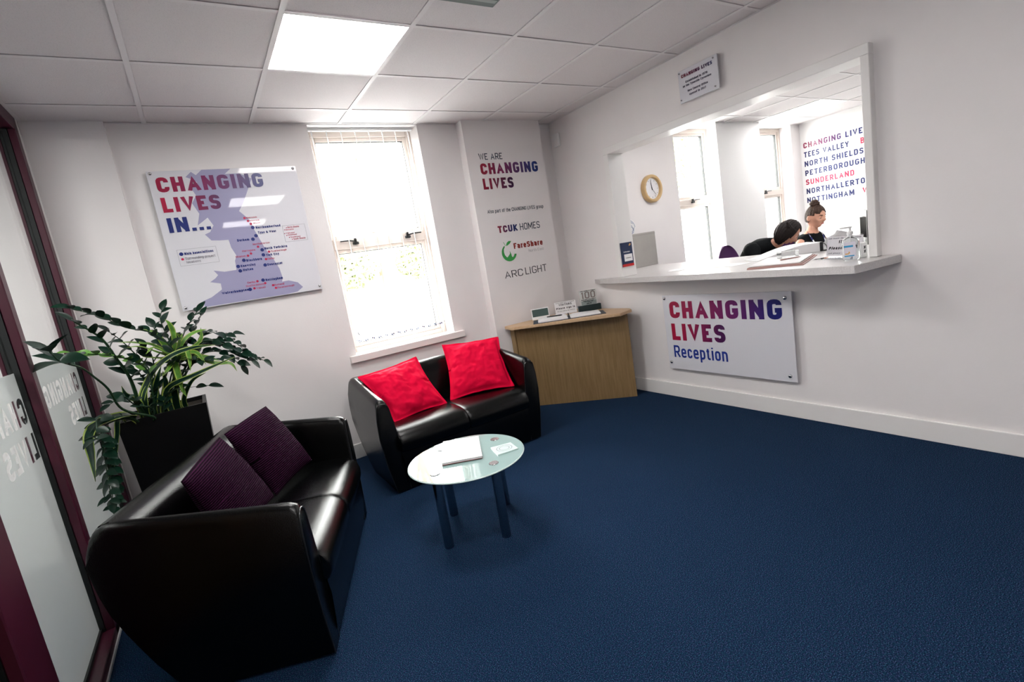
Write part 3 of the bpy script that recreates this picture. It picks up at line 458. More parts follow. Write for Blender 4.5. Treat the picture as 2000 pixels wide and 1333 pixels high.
# ---- windows ----
def window(n, x0, x1, stays):
    yb, yf, zb, zt = 0.20, 0.155, 0.79, H - 0.006
    r = tag(empty('window_%d' % n, ((x0 + x1) / 2, 0.18, zb)), kind='structure'); cx = (x0 + x1) / 2
    def fx(mb, a, b, c, d, e, f, bev=0.003): mb.box(a - cx, b - cx, c - .18, d - .18, e - zb, f - zb, bev, 1)
    f = MB(); w_ = 0.045
    fx(f, x0, x0 + w_, yf, yb + .03, zb, zt); fx(f, x1 - w_, x1, yf, yb + .03, zb, zt)
    fx(f, x0 + w_, x1 - w_, yf, yb + .03, zt - w_, zt); fx(f, x0 + w_, x1 - w_, yf, yb + .03, zb, zb + w_)
    f.build('window_frame', M['frame'], r)
    t = MB(); fx(t, x0 + w_, x1 - w_, yf - .01, yb + .03, 1.615, 1.69); t.build('transom', M['frame'], r)
    for e0, e1 in ((1.69, zt - w_), (zb + w_, 1.615)):
        sh = MB(); a, b = x0 + w_, x1 - w_; q = 0.030
        fx(sh, a, a + q, yf + .012, yb + .02, e0, e1); fx(sh, b - q, b, yf + .012, yb + .02, e0, e1); fx(sh, a + q, b - q, yf + .012, yb + .02, e0, e0 + q); fx(sh, a + q, b - q, yf + .012, yb + .02, e1 - q, e1)
        sh.build('sash', M['frame'], r)
        gk = MB(); g_ = 0.004
        for (p, qq, c_, d_) in ((a + q, a + q + g_, e0 + q, e1 - q), (b - q - g_, b - q, e0 + q, e1 - q), (a + q, b - q, e0 + q, e0 + q + g_), (a + q, b - q, e1 - q - g_, e1 - q)):
            fx(gk, p, qq, yf + .02, yb + .01, c_, d_, 0)
        gk.build('gasket', M['gasket'], r)
        gl = MB(); fx(gl, a + q, b - q, yb - .02, yb - .016, e0 + q, e1 - q, 0); gl.build('glass_pane', M['glass'], r)
    for sx, d in stays:
        st = MB(); st.tube([(sx - cx, -.05, 1.668 - zb), (sx - cx + d * .055, -.062, 1.676 - zb), (sx - cx + d * .12, -.058, 1.676 - zb)], .0055, 8)
        st.box(sx - cx - .022, sx - cx + .022, -.062, -.034, 1.640 - zb, 1.662 - zb, .004, 1).box(sx - cx - .008, sx - cx + .008, -.060, -.034, 1.658 - zb, 1.690 - zb, .003, 1)
        st.build('window_stay', M['black'], r)
    s_ = MB(); fx(s_, x0 - .002, x1 + .002, -0.002, yf, .780, .797); fx(s_, x0 - .056, x1 + .085, -0.035, 0.0, .742, .797, .004); s_.build('window_sill', M['sill'], r)
    return r
window(1, *WIN[0], ((1.78, -1), (2.22, 1)))
window(2, *WIN[1], ((5.93, 1),))
window(3, *WIN[2], ((7.49, 1),))

# vertical blind in the reception window: rail, louvres edge-on, weights and chain
bl = empty('vertical_blind', (1.99, 0.085, 2.49), label='white vertical blind with open louvres hanging in the reception window', cat='blind')
MB().box(-.415, .415, -.018, .018, 0.0, .02, .003, 1).build('headrail', M['white'], bl)
ang = math.radians(71)
prev = None
for k in range(8):
    lx = -.38 + k * .1085
    mb = MB(); dx, dy = math.cos(ang) * .0445, math.sin(ang) * .0445; nx, ny = -math.sin(ang) * .0006, math.cos(ang) * .0006
    mb.prism([(-dx - nx, -dy - ny), (dx - nx, dy - ny), (dx + nx, dy + ny), (-dx + nx, -dy + ny)], -1.60, -.03)
    lv = mb.build('louvre', M['blind'], bl, loc=(lx, 0, 0))
    MB().prism([(-dx * .9 - nx * 4, -dy * .9 - ny * 4), (dx * .9 - nx * 4, dy * .9 - ny * 4), (dx * .9 + nx * 4, dy * .9 + ny * 4), (-dx * .9 + nx * 4, -dy * .9 + ny * 4)], -1.60, -1.565).build('weight', M['white'], lv)
    MB().box(-.004, .004, -.004, .004, -.03, .004).build('hook', M['white'], lv)
ch = MB()
for k in range(7):
    for q in range(9):
        u = q / 8; ch.ellipsoid((-.38 + (k + u) * .1085, -.03, -1.590 - .012 * math.sin(PI * u)), (.0065, .005, .008 if q in (1, 2, 5, 6) else .003), 6, 4)
ch.build('bead_chain', mat('blue_grey_chain', (0.03, 0.05, 0.13), .4), bl)['kind'] = 'stuff'

# ---- hatch opening: lining and architrave ----
hr = tag(empty('trim_4', (XR, -1.67, 1.02)), kind='structure')
L = MB(); o = (XR, -1.67, 1.02)
def hx(mb, x0, x1, y0, y1, z0, z1, bev=.002): mb.box(x0 - o[0], x1 - o[0], y0 - o[1], y1 - o[1], z0 - o[2], z1 - o[2], bev, 1)
L.bm.free()
for (y0, y1, z0, z1) in ((-0.767, -0.711, 1.021, 2.047), (-2.665, -2.624, 1.021, 2.047), (-2.665, -0.711, 2.047, 2.103)):
    a = MB(); hx(a, XR - .050, XR + .125, y0, y1, z0, z1, .003); a.build('frame_board', M['trimw'], hr)
# counter through the hatch
cp = [(XR, -.30), (3.735, -.42), (3.375, -2.70), (3.765, -2.765), (XR, OY0 + .02), (4.30, -2.58), (4.66, -2.3), (4.70, -1.97), (4.76, -1.05), (4.80, -.42), (XR + .137, -.42), (XR, -.60)]
cp = [(3.765, -.355), (3.70, -.50), (3.375, -2.70), (3.765, -2.755), (3.765, OY0), (4.62, OY0), (4.70, -1.97), (4.76, -1.05), (4.80, -.10), (3.92, -.10), (3.92, OY1 - .001), (3.765, OY1 - .001)]
cm = MB().prism(cp, 0.978, 1.020)
bmesh.ops.bevel(cm.bm, geom=cm.bm.edges[:], offset=.002, segments=1, affect='EDGES')
ct = cm.build('reception_counter', M['speckle']); tag(ct, 'long pale grey speckled counter top running through the reception hatch', 'counter')
MB().box(4.45, 4.49, -2.5, -.15, 0, .977).build('support_panel', M['white'], ct)
MB().box(3.92, 4.45, -.19, -.15, 0, .977).build('support_panel', M['white'], ct)

# ---- left glazed partition ----
PX0, PX1, GX = -0.065, 0.02, -0.035
pw = tag(MB().box(PX0, PX1, -7.0, -0.04, H - 0.075, H + .004, .003, 1).box(PX0, PX1, -1.93, -0.04, 0, 0.05, .003, 1).build('wall_left', M['burgundy']), kind='structure')
def post(y0, y1, nm='mullion'):
    m = MB().box(GX + .022, PX1, y0, y1, 0.0, H - .07, .004, 1).box(PX0, GX - .012, y0, y1, 0.0, H - .07, .004, 1).build(nm, M['burgundy'], pw)
    MB().box(GX - .012, GX + .022, y0 - .003, y1 + .003, 0.002, H - .072).build('gasket', M['gasket'], m)
    return m
post(-0.165, -0.095); post(-1.225, -1.165); post(-2.125, -1.93)
MB().box(GX - .012, GX + .012, -1.93, -0.06, 0.05, 0.066).build('gasket', M['gasket'], pw)
MB().box(PX1 - .002, PX1 + .006, -1.93, -.06, 0.0, 0.012).build('sealant_strip', M['trimw'], pw)
MB().box(PX1 - .012, PX1 + .002, -.095, -.062, 0.0, H).build('sealant_strip', M['trimw'], pw)
MB().box(PX0, PX1 - .012, -.095, -.062, 0.0, H).build('sealant_strip', M['gasket'], pw)
for (y0, y1) in ((-1.162, -0.168), (-1.927, -1.228)):
    g_ = MB().box(GX - .003, GX + .003, y0, y1, 0.066, H - .078).build('glass_pane', M['glass'], pw)
    # frosted film with the letters cut out (it reads from the lobby, so it is mirrored from inside)
    fm = MB().box(GX + .0040, GX + .0048, y0 + .002, y1 - .002, 0.068, 1.205).build('frosted_film', M['frost'], g_)
    cut = MB(); letters(cut, 'CHANGING', 0.0, 1.005, 0.104, .235, .70, .15, depth=.02, y=.01); letters(cut, 'LIVES', 0.0, .860, 0.104, .235, .375, .15, depth=.02, y=.01)
    cut.xform(Matrix.Translation((GX + .0044, -.235 if y1 > -.5 else y1 - .010, 0)) @ Matrix.Rotation(-PI / 2, 4, 'Z'))
    co = cut.build('tmp', M['frost'])
    md = fm.modifiers.new('b', 'BOOLEAN'); md.object = co; md.operation = 'DIFFERENCE'; md.solver = 'EXACT'; md.use_self = True
    bake(fm)
    for p in fm.data.polygons: p.use_smooth = False
    bpy.data.objects.remove(co)
# oak door beyond the last post
dr = tag(MB().box(-.07, -.02, -3.05, -2.135, 0.005, 2.1, .003, 1).build('door_1', M['oak_door']), kind='structure')
MB().tube([(-.02, -2.99, 1.02), (.03, -2.99, 1.02), (.03, -2.87, 1.02)], .010, 10).build('door_handle', M['stud'], dr)
MB().box(-.02, -.012, -3.03, -2.95, 0.93, 1.09, .002, 1).build('push_plate', M['stud'], dr)
MB().box(PX0, PX1, -3.12, -3.055, 0, H - .07, .003, 1).build('mullion', M['burgundy'], pw)
tag(MB().box(PX0, PX1, -7.0, -3.12, 0, H - .07).build('wall_left_front', M['wall']), kind='structure')
MB().box(PX0 + .01, PX1 - .01, -3.055, -2.125, 2.11, H - .07).build('door_head', M['burgundy'], pw)

# ================= sofas =================
def interp(tab, v):
    if v <= tab[0][0]: return tab[0][1]
    for (a, b), (c, d) in zip(tab, tab[1:]):
        if v <= c: return b + (d - b) * (v - a) / (c - a)
    return tab[-1][1]
TOP = [(0, .572), (.004, .590), (.014, .606), (.035, .617), (.30, .652), (.56, .686), (.60, .690), (.63, .684), (.652, .664), (.668, .625), (.6765, .572)]
BOT = [(0, 0.012), (.485, 0.012), (.50, .03), (.53, .085), (.562, .165), (.59, .245), (.613, .31), (.638, .39), (.655, .46), (.668, .53), (.6765, .566)]
OUT = [(0, .556), (.2, .588), (.38, .602), (.5, .597), (.58, .584), (.66, .572), (.7, .566)]
INN = [(0, .470), (.38, .488), (.5, .503), (.6, .516), (.7, .520)]
def arm_rings(sgn):
    rings = []
    ys = [0, .004, .014, .035, .10, .2, .3, .4, .485, .50, .53, .562, .59, .613, .638, .655, .668, .6765]
    for i, y in enumerate(ys):
        b, t = interp(BOT, y), interp(TOP, y); cap = min(.038, (t - b) * .45); r = []
        K = 9
        for k in range(K + 1):
            z = b + (t - cap - b) * k / K; r.append((sgn * interp(OUT, z), y, z))
        xo, xi = interp(OUT, t - cap), interp(INN, t - cap)
        for k in range(1, 6):
            a = PI * k / 6; r.append((sgn * ((xo + xi) / 2 + (xo - xi) / 2 * math.cos(a)), y, t - cap + cap * math.sin(a)))
        for k in range(K, -1, -1):
            z = b + (t - cap - b) * k / K; r.append((sgn * interp(INN, z), y, z))
        if i == 0:
            cx = sum(p[0] for p in r) / len(r); r = [(p[0] + (cx - p[0]) * .06, p[1], p[2] - (.004 if p[2] > .3 else 0)) for p in r]
        rings.append(r)
    return rings
def sofa(name_label, loc, rz, group):
    t = empty('sofa', loc, rz, name_label, 'sofa', group)
    for sg in (-1, 1):
        rr = arm_rings(sg); a = MB().loft(rr).build('arm', M['leather'], t, smooth=True, angle=50)
        MB().tube([(p[0], p[1] - .0015, p[2]) for p in rr[1]][0:26], .0028, 6).build('piping', M['piping'], a, smooth=True)
        for y_ in (.08, .42): MB().box(sg * .53 - .02, sg * .53 + .02, y_ - .02, y_ + .02, 0, .014).build('foot', M['black'], a)
    prof = [(.50, .012), (.53, .085), (.562, .165), (.59, .245), (.613, .31), (.638, .39), (.655, .46), (.668, .53), (.6765, .572), (.672, .62), (.655, .660), (.63, .683), (.60, .690), (.572, .684), (.548, .668), (.528, .640), (.508, .59), (.485, .48), (.47, .36), (.47, .012)]
    MB().loft([[(x, y, z) for y, z in prof] for x in (-.545, -.3, 0, .3, .545)]).build('backrest', M['leather'], t, smooth=True, angle=50)
    sp = [(.50, .27), (.50, .385), (.40, .393), (.28, .400), (.16, .404), (.08, .402), (.03, .393), (-.006, .374), (-.027, .348), (-.036, .318), (-.034, .285), (-.024, .262), (-.010, .255)]
    for x0, x1 in ((-.487, -.001), (.001, .487)):
        rg = []
        for u, k in ((0, .03), (.006, .016), (.020, .006), (.05, 0), (.243, -.006), (.436, 0), (.466, .006), (.480, .016), (.486, .03)):
            rg.append([(x0 + u, y + (.20 - y) * k * 1.2, z + (.33 - z) * k * 2.2) for y, z in sp])
        MB().loft(rg).build('seat_cushion', M['leather'], t, smooth=True, angle=60)
    fp = MB(); fp.loft([[(x, y, z) for y, z in ((.45, .27), (-.006, .27), (-.012, .20), (-.006, .10), (.004, .012), (.45, .012))] for x in (-.482, 0, .482)])
    fp.build('front_panel', M['leather'], t, smooth=True, angle=40)
    MB().tube([(x, -.0035, .10) for x in (-.478, .478)], .0022, 6).build('piping', M['piping'], t)
    return t
sofa('black leather two-seat tub sofa under the window, holding two red cushions', (1.972, -.93, 0), 0.0, None)
sofa('black leather two-seat tub sofa in the foreground beside the glass partition, holding two purple cushions', (.976, -1.535, 0), math.radians(68), None)

def cushion(label, m, tl, tr, br, bl_, T, flange=0.0, seed=0, wr=.006, cat='cushion', group=None, pinch=.05, uvs=1.0):
    tl, tr, br, bl_ = map(Vector, (tl, tr, br, bl_)); ctr = (tl + tr + br + bl_) / 4
    nrm = ((tr - tl + br - bl_).cross(tl - bl_ + tr - br)).normalized()
    if nrm.dot(Vector((.62, -3.9, 1.3)) - ctr) < 0: nrm = -nrm
    N = 56; ext = 1.0 + flange
    bm = bmesh.new(); uvl = bm.loops.layers.uv.new('UVMap'); grid = {}
    def pos(a, b, side):
        ca, cb = max(-1, min(1, a)), max(-1, min(1, b))
        pa = a * (1 - pinch * (1 - cb * cb)); pb = b * (1 - pinch * (1 - ca * ca))
        u, v = (pa + 1) / 2, (1 - pb) / 2
        p = (tl * (1 - u) + tr * u) * (1 - v) + (bl_ * (1 - u) + br * u) * v
        h = T * (max(0, 1 - abs(ca) ** 2.6) ** .55) * (max(0, 1 - abs(cb) ** 2.6) ** .55)
        q = Vector((a * 2.3 + seed, b * 2.3, side * 3.1 + seed)); n = noise.noise(q) + .5 * noise.noise(q * 2.7) + .22 * noise.noise(Vector((q.x * 7, q.y * 4, q.z)))
        ed = min(1, (1 - max(abs(ca), abs(cb))) * 6 + .25)
        rid = noise.ridged_multi_fractal(Vector((a * 1.2 + seed, b * 2.6 + a, seed * 1.7)), 1.0, 2.0, 3, 1.0, 2.0) if wr > .004 else 0
        fl = .0022 + (0.006 * noise.noise(Vector((a * 3, b * 3, seed))) if flange and max(abs(a), abs(b)) > 1 else 0)
        off = side * (h + wr * n * ed + wr * .7 * (rid - 1) * ed * .4) + (side * .0015)
        sag = -.010 * (ca * ca) * (1 if b > 0 else 0)
        return p + nrm * (off if h > .003 else side * .0018 + (fl - .0022)) + (tl - bl_).normalized() * sag
    for side in (1, -1):
        for i in range(N + 1):
            for j in range(N + 1):
                a, b = -ext + 2 * ext * i / N, -ext + 2 * ext * j / N
                grid[side, i, j] = bm.verts.new(pos(a, b, side) - ctr)
        for i in range(N):
            for j in range(N):
                f = bm.faces.new([grid[side, i, j], grid[side, i + 1, j], grid[side, i + 1, j + 1], grid[side, i, j + 1]]); f.smooth = True
                for lp, (ii, jj) in zip(f.loops, ((i, j), (i + 1, j), (i + 1, j + 1), (i, j + 1))): lp[uvl].uv = (ii / N * uvs, jj / N * uvs)
    bor = [(i, 0) for i in range(N)] + [(N, j) for j in range(N)] + [(i, N) for i in range(N, 0, -1)] + [(0, j) for j in range(N, 0, -1)]
    for k in range(len(bor)):
        p, q = bor[k], bor[(k + 1) % len(bor)]
        bm.faces.new([grid[(1,) + p], grid[(1,) + q], grid[(-1,) + q], grid[(-1,) + p]])
    bmesh.ops.recalc_face_normals(bm, faces=bm.faces)
    me = bpy.data.meshes.new('cushion'); bm.to_mesh(me); bm.free(); me.materials.append(m)
    o = bpy.data.objects.new('cushion', me); C.objects.link(o); o.location = ctr; return tag(o, label, cat, group)
cushion('red cotton cushion with a flanged edge leaning at the left end of the window sofa', M['red'], (1.447, -.46, .705), (1.867, -.43, .735), (1.94, -.665, .405), (1.55, -.725, .405), .070, .075, 3, .015, pinch=.085)
cushion('red cotton cushion with a flanged edge on the window sofa, nearest the corner desk', M['red'], (2.125, -.41, .768), (2.54, -.50, .742), (2.435, -.79, .418), (2.02, -.625, .41), .070, .075, 9, .015, pinch=.085)
cushion('purple corduroy cushion further from the camera, standing behind the other purple one', M['cord'], (.592, -1.33, .775), (.80, -1.035, .795), (.958, -1.06, .435), (.735, -1.36, .418), .060, 0, 5, .003, pinch=.04)
cushion('purple corduroy cushion nearest the camera, behind the near arm of the foreground sofa', M['cord'], (.427, -1.735, .735), (.572, -1.36, .775), (.724, -1.41, .435), (.53, -1.73, .41), .062, 0, 12, .003, pinch=.04)

# ================= glass table and what lies on it =================
TC = (1.595, -1.655); TZ = .383
t = empty('coffee_table', (TC[0], TC[1], 0), label='low round frosted glass table on four steel legs', cat='coffee table')
MB().lathe([(0, TZ - .010), (.292, TZ - .010), (.2985, TZ - .0075), (.300, TZ - .005), (.2985, TZ - .0015), (.296, TZ)], 96).build('rim', M['tableedge'], t, smooth=True)
MB().lathe([(0, TZ + .0004), (.2955, TZ + .0004), (.296, TZ - .001)], 96).build('glass_top', M['tableglass'], t, smooth=True)
for lx, ly in ((-.205, -.070), (.045, -.205), (-.045, .205), (.215, .072)):
    lg = MB().lathe([(0, 0), (.022, 0), (.0235, .003), (.0235, .345), (.014, .350), (.014, TZ - .0105), (0, TZ - .0105)], 24, (lx, ly, 0)).build('leg', M['chrome'], t, smooth=True)
    MB().lathe([(0, TZ + .004), (.022, TZ + .004), (.024, TZ + .002), (.024, TZ + .0005)], 24, (lx, ly, 0)).build('disc', M['stud'], lg, smooth=True)
def flat_quad(name, pts, z0, z1, m, parent=None, loc=(0, 0, 0)):
    return MB().prism([(x - loc[0], y - loc[1]) for x, y in pts], z0 - loc[2], z1 - loc[2]).build(name, m, parent, loc=loc)
mp = [(1.592, -1.385), (1.762, -1.490), (1.632, -1.765), (1.452, -1.668)]
mg = empty('magazine', (1.61, -1.58, TZ + .0046), label='thick white magazine lying on the glass table', cat='magazine')
mm = [(x - 1.61, y + 1.58) for x, y in mp]
MB().prism([(x * .985, y * .985) for x, y in mm], .0005, .0105).build('pages', M['paper'], mg)
MB().prism(mm, .0105, .0118).build('cover', M['paper_shade'], mg)
MB().prism([(x, y) for x, y in mm], -.0004, .0005).build('back_cover', M['darkred'], mg)
q = [(1.728, -1.682), (1.832, -1.712), (1.812, -1.817), (1.700, -1.800)]
co = empty('coaster', (1.768, -1.753, TZ + .0005), label='square clear glass coaster with a printed ring on the table', cat='coaster')
MB().prism([(x - 1.768, y + 1.753) for x, y in q], 0, .006).build('base', mat('coaster_glass', (.62, .78, .74), .08), co)
for r in (.040, .026):
    mb = MB(); n = 40
    mb.loft([[(math.cos(a) * rr, math.sin(a) * rr, zz) for rr, zz in ((r, .0062), (r + .0018, .0066), (r - .0018, .0066))] for a in [2 * PI * k / n for k in range(n + 1)]], caps=False).build('ring_print', M['ink_grey'], co)

# ================= corner desk =================
DZ = .755
dk = empty('corner_desk', (3.25, -.5, 0), label='oak veneer corner desk with a diagonal front panel beside the sofa', cat='desk')
o_ = (3.25, -.5)
top = [(2.825, -.28), (3.475, -.933), (3.655, -.885), (3.70, -.82), (3.70, -.118), (2.855, -.118)]
tb = MB().prism([(x - o_[0], y - o_[1]) for x, y in top], DZ - .025, DZ); bmesh.ops.bevel(tb.bm, geom=tb.bm.edges[:], offset=.003, segments=2, affect='EDGES')
tb.build('top', M['oak_top'], dk)
def diag(x0, y0, x1, y1, th, z0, z1):
    d = Vector((x1 - x0, y1 - y0)).normalized(); n = Vector((-d.y, d.x)) * th
    return MB().prism([(x0 - o_[0], y0 - o_[1]), (x1 - o_[0], y1 - o_[1]), (x1 + n.x - o_[0], y1 + n.y - o_[1]), (x0 + n.x - o_[0], y0 + n.y - o_[1])], z0, z1)
diag(2.915, -.195, 3.610, -.872, .018, 0.0, DZ - .026).build('front_panel', M['oak'], dk)
MB().box(3.590 - o_[0], 3.615 - o_[0], -.845 - o_[1], -.13 - o_[1], 0, DZ - .026).build('side_panel', M['oak'], dk)
MB().box(2.905 - o_[0], 2.922 - o_[0], -.185 - o_[1], -.12 - o_[1], 0, DZ - .026).build('side_panel', M['oak'], dk)
def line(par, m, *a, **k):
    mb = MB(); pre = k.pop('pre', None); nm = k.pop('nm', 'lettering'); letters(mb, *a, **k)
    if pre is not None: mb.xform(pre)
    return mb.build(nm, m, par)
# items on the desk; local frame of each: faces the room diagonally
def stand_sign(label, name, cx, cy, z, w_, h_, rz, cat, back=None):
    return empty(name, (cx, cy, z), rz, label, cat)
RZ = math.radians(-28)
pf = empty('photo_frame', (3.195, -.215, DZ), RZ, 'small white tilted frame around a dark green card, left end of the corner desk', 'frame')
mb = MB().box(-.082, .082, 0, .008, 0, .100, .002, 1); mb.xform(Matrix.Rotation(math.radians(-12), 4, 'X')); mb.build('frame', M['white'], pf)
mb = MB().box(-.073, .073, -.002, 0, .026, .092); mb.xform(Matrix.Rotation(math.radians(-12), 4, 'X')); mb.build('card', mat('dark_green_card', (.035, .075, .065), .4), pf)
MB().box(-.05, .05, .01, .05, 0, .004).build('foot', M['white'], pf)
vsn = empty('visitor_sign', (3.455, -.26, DZ), RZ, 'white table sign asking visitors to sign in, in the middle of the corner desk', 'sign')
mb = MB().box(-.100, .100, 0, .004, 0.002, .115); mb.xform(Matrix.Rotation(math.radians(-10), 4, 'X')); mb.build('card', M['paper'], vsn)
pre_ = Matrix.Rotation(math.radians(-10), 4, 'X')
for s_, z, cap, t_, w_ in (('VISITORS', .078, .018, .2, .12), ('Please sign in', .047, .018, .2, .175), ('visitors please report to reception', .103, .006, .2, .175), ('for your safety and security', .026, .006, .2, .165)):
    line(vsn, M['ink'], s_, 0, z, cap, t_, w_, .25, align='c', y=-.0004, pre=pre_)
MB().box(-.10, .10, -.01, .05, 0, .003).build('foot', M['acrylic'], vsn)
aw = empty('award', (3.60, -.42, DZ), RZ, 'clear glass award engraved 100 on a dark plinth, right end of the corner desk', 'award')
MB().box(-.105, .105, -.025, .025, 0, .055, .004, 2).build('plinth', mat('dark_teal_plinth', (.012, .028, .030), .3), aw)
MB().box(-.078, .078, -.008, .008, .055, .190, .002, 1).build('glass_block', mat('smoky_award_glass', (.60, .62, .60), .15), aw)
mb = MB(); letters(mb, '100', 0, .115, .062, .13, .13, .16, align='c', y=-.009); mb.build('number', mat('brown_grey_engraving', (.20, .16, .15), .4), aw)
for s_, z, cap, w_ in (('THE SUNDAY TIMES', .180, .007, .138), ('BEST NOT-FOR-PROFIT', .101, .007, .134), ('ORGANISATIONS', .091, .006, .10), ('TO WORK FOR', .082, .006, .08), ('2016', .064, .010, .045)):
    line(aw, M['ink'], s_, 0, z, cap, .25, w_, align='c', y=-.009)
MB().box(-.07, .07, -.0088, -.008, .058, .094).build('plate', mat('grey_plate', (.25, .30, .29), .4), aw)
# visitor book
vb = empty('visitor_book', (3.285, -.50, DZ), math.radians(-36), 'open visitor ring binder with white pages on the corner desk', 'book')
MB().box(-.31, .31, -.115, .115, 0, .004).build('cover', mat('navy_cover', (.008, .020, .045), .4), vb)
def page_block(s):
    rr = []
    for k in range(9):
        u = k / 8; x = s * (.012 + u * .255); hgt = .004 + .026 * math.sin(min(1, u * 3 + .2) * PI / 2) * (1 - u * .55) if s < 0 else .004 + .014 * math.sin(min(1, u * 4 + .2) * PI / 2) * (1 - u * .4)
        rr.append([(x, -.105, .0045), (x, .105, .0045), (x, .105, hgt + .002), (x, -.105, hgt + .002)])
    return MB().loft(rr)
page_block(-1).build('pages', M['paper'], vb, smooth=True, angle=30); page_block(1).build('pages', M['paper'], vb, smooth=True, angle=30)
MB().tube([(0, y, .018 + .018 * math.sin(PI * (y + .09) / .18)) for y in [-.09 + .02 * k for k in range(10)]], .004, 8).build('ring_mechanism', M['ink'], vb)
pn = MB().tube([(-.08, 0, 0), (-.02, 0, 0), (.045, 0, 0), (.055, 0, 0)], [.0045, .0055, .005, .001], 10)
pe = pn.build('pen', M['black'], None, smooth=True, loc=(3.185, -.455, DZ + .034), rz=math.radians(-40)); tag(pe, 'black pen lying on the left page of the visitor binder', 'pen')

# ================= signs =================
def panel_sign(label, cat, loc, rz, x0, x1, z0, z1, studs, th=.008, gap=.022, sr=.011, m=None):
    """local x along the wall, local y=0 at the panel face, wall behind at y=+gap+th"""
    t = empty('wall_sign', loc, rz, label, cat)
    MB().box(x0, x1, 0, th, z0, z1, .0012, 1).build('panel', m or M['acrylic'], t)
    for sx, sz in studs:
        mb = MB().lathe([(0, -.012), (sr * .6, -.011), (sr * .95, -.006), (sr, -.001), (sr, .001)], 20, axis='y')
        bmesh.ops.transform(mb.bm, matrix=Matrix.Translation((0, 0, 0)), verts=mb.bm.verts)
        mb2 = MB(); n = 20
        prof = [(.0001, .010), (sr * .55, .0095), (sr * .9, .006), (sr, .001), (sr, -.0005), (sr * .5, -.0005), (sr * .5, -(gap + th))]
        mb.bm.free(); mb2.loft([[(sx + r * math.cos(2 * PI * k / n), -d, sz + r * math.sin(2 * PI * k / n)) for k in range(n)] for r, d in prof])
        mb2.build('stud', M['stud'], t, smooth=True, angle=60)
    return t
RED, BLU, PUR = (.34, .006, .050), (.008, .012, .150), (.070, .010, .085)
# map sign
MX, MZ = .54, 1.34
ms = panel_sign('large white acrylic wall sign with a lavender map of Britain, CHANGING LIVES IN', 'sign', (MX, -.030, MZ), 0, 0, .883, 0, .882, ((.02, .868), (.018, .02), (.865, .025), (.862, .865)), sr=.010)
def area(pts): return sum(a[0] * b[1] - b[0] * a[1] for a, b in zip(pts, pts[1:] + pts[:1])) / 2
gb = [(max(.002, min(.88, x - MX)), max(.002, min(.88, z - MZ))) for x, z in GB]
flat_print('map_print', gb, -.0006, M['lavender'], ms)
GR1 = grad_mat('red_to_blue_print', RED, BLU, .62)
GR2 = grad_mat('red_to_purple_print', (.42, .005, .048), PUR, .36)
mb = MB(); letters(mb, 'CHANGING', 0, 0, .092, .235, .613, .15, y=-.0008); mb.build('title_lettering', GR1, ms, loc=(.038, 0, .752))
mb = MB(); letters(mb, 'LIVES', 0, 0, .092, .235, .325, .15, y=-.0008); mb.build('title_lettering', GR2, ms, loc=(.039, 0, .627))
mb = MB(); letters(mb, 'IN...', 0, 0, .092, .235, .232, .15, y=-.0008); mb.build('title_lettering', M['navy'], ms, loc=(.042, 0, .500))
for lst, r_, m_, nm in ((DB, .0115, 'navy', 'office_dot'), (DR, .0078, 'crimson', 'project_dot'), (DT, .003, 'crimson', 'project_dot')):
    for x, z in lst:
        mb = MB(); disc(mb, 0, 0, r_, -.0008); mb.build(nm, M[m_], ms, loc=(x - MX, 0, z - MZ))
for s_, x, z, w_ in LB: line(ms, M['navy'], s_, x - MX, z - MZ, .0165, .24, w_, .16, y=-.0009, nm='place_name')
for s_, x, z, w_ in LR: line(ms, M['crimson'], s_, x - MX, z - MZ, .0125 if w_ > .066 or z < 1.65 else .009, .12, w_, .16, y=-.0009, nm='place_name')
for s_, x, z, w_ in LG: line(ms, M['ink_grey'], s_, x - MX, z - MZ, .0165, .12, w_, .16, y=-.0009, nm='legend_lettering')
def rect_line(mb, x0, x1, z0, z1, t_=.0012):
    for a in ((x0, x1, z0, z0 + t_), (x0, x1, z1 - t_, z1), (x0, x0 + t_, z0, z1), (x1 - t_, x1, z0, z1)): mb.box(a[0], a[1], -.0012, -.0003, a[2], a[3])
for a4 in ((.592, .813, 1.626, 1.730), (1.245, 1.397, 1.704, 1.818)):
    mb = MB(); rect_line(mb, a4[0] - MX, a4[1] - MX, a4[2] - MZ, a4[3] - MZ); mb.build('box_outline', M['ink_grey'], ms)

# reception sign on the right wall: local x runs towards -y
rs = panel_sign('white acrylic reception sign with red to blue lettering under the hatch counter', 'sign', (3.738, -1.150, .248), -PI / 2, 0, 1.030, 0, .600, ((.022, .575), (.026, .053), (.988, .558), (.986, .040)), sr=.013)
mb = MB(); letters(mb, 'CHANGING', 0, 0, .134, .235, .900, .15, y=-.0008); mb.build('title_lettering', grad_mat('red_to_blue_print_wide', RED, BLU, .90), rs, loc=(.063, 0, .417))
mb = MB(); letters(mb, 'LIVES', 0, 0, .134, .235, .475, .15, y=-.0008); mb.build('title_lettering', grad_mat('red_to_purple_print_wide', (.42, .005, .048), PUR, .48), rs, loc=(.063, 0, .239))
mb = MB(); letters(mb, 'Reception', 0, 0, .098, .155, .478, .15, y=-.0008); mb.build('reception_lettering', mat('royal_blue_print', (.012, .035, .27), .4), rs, loc=(.064, 0, .098))
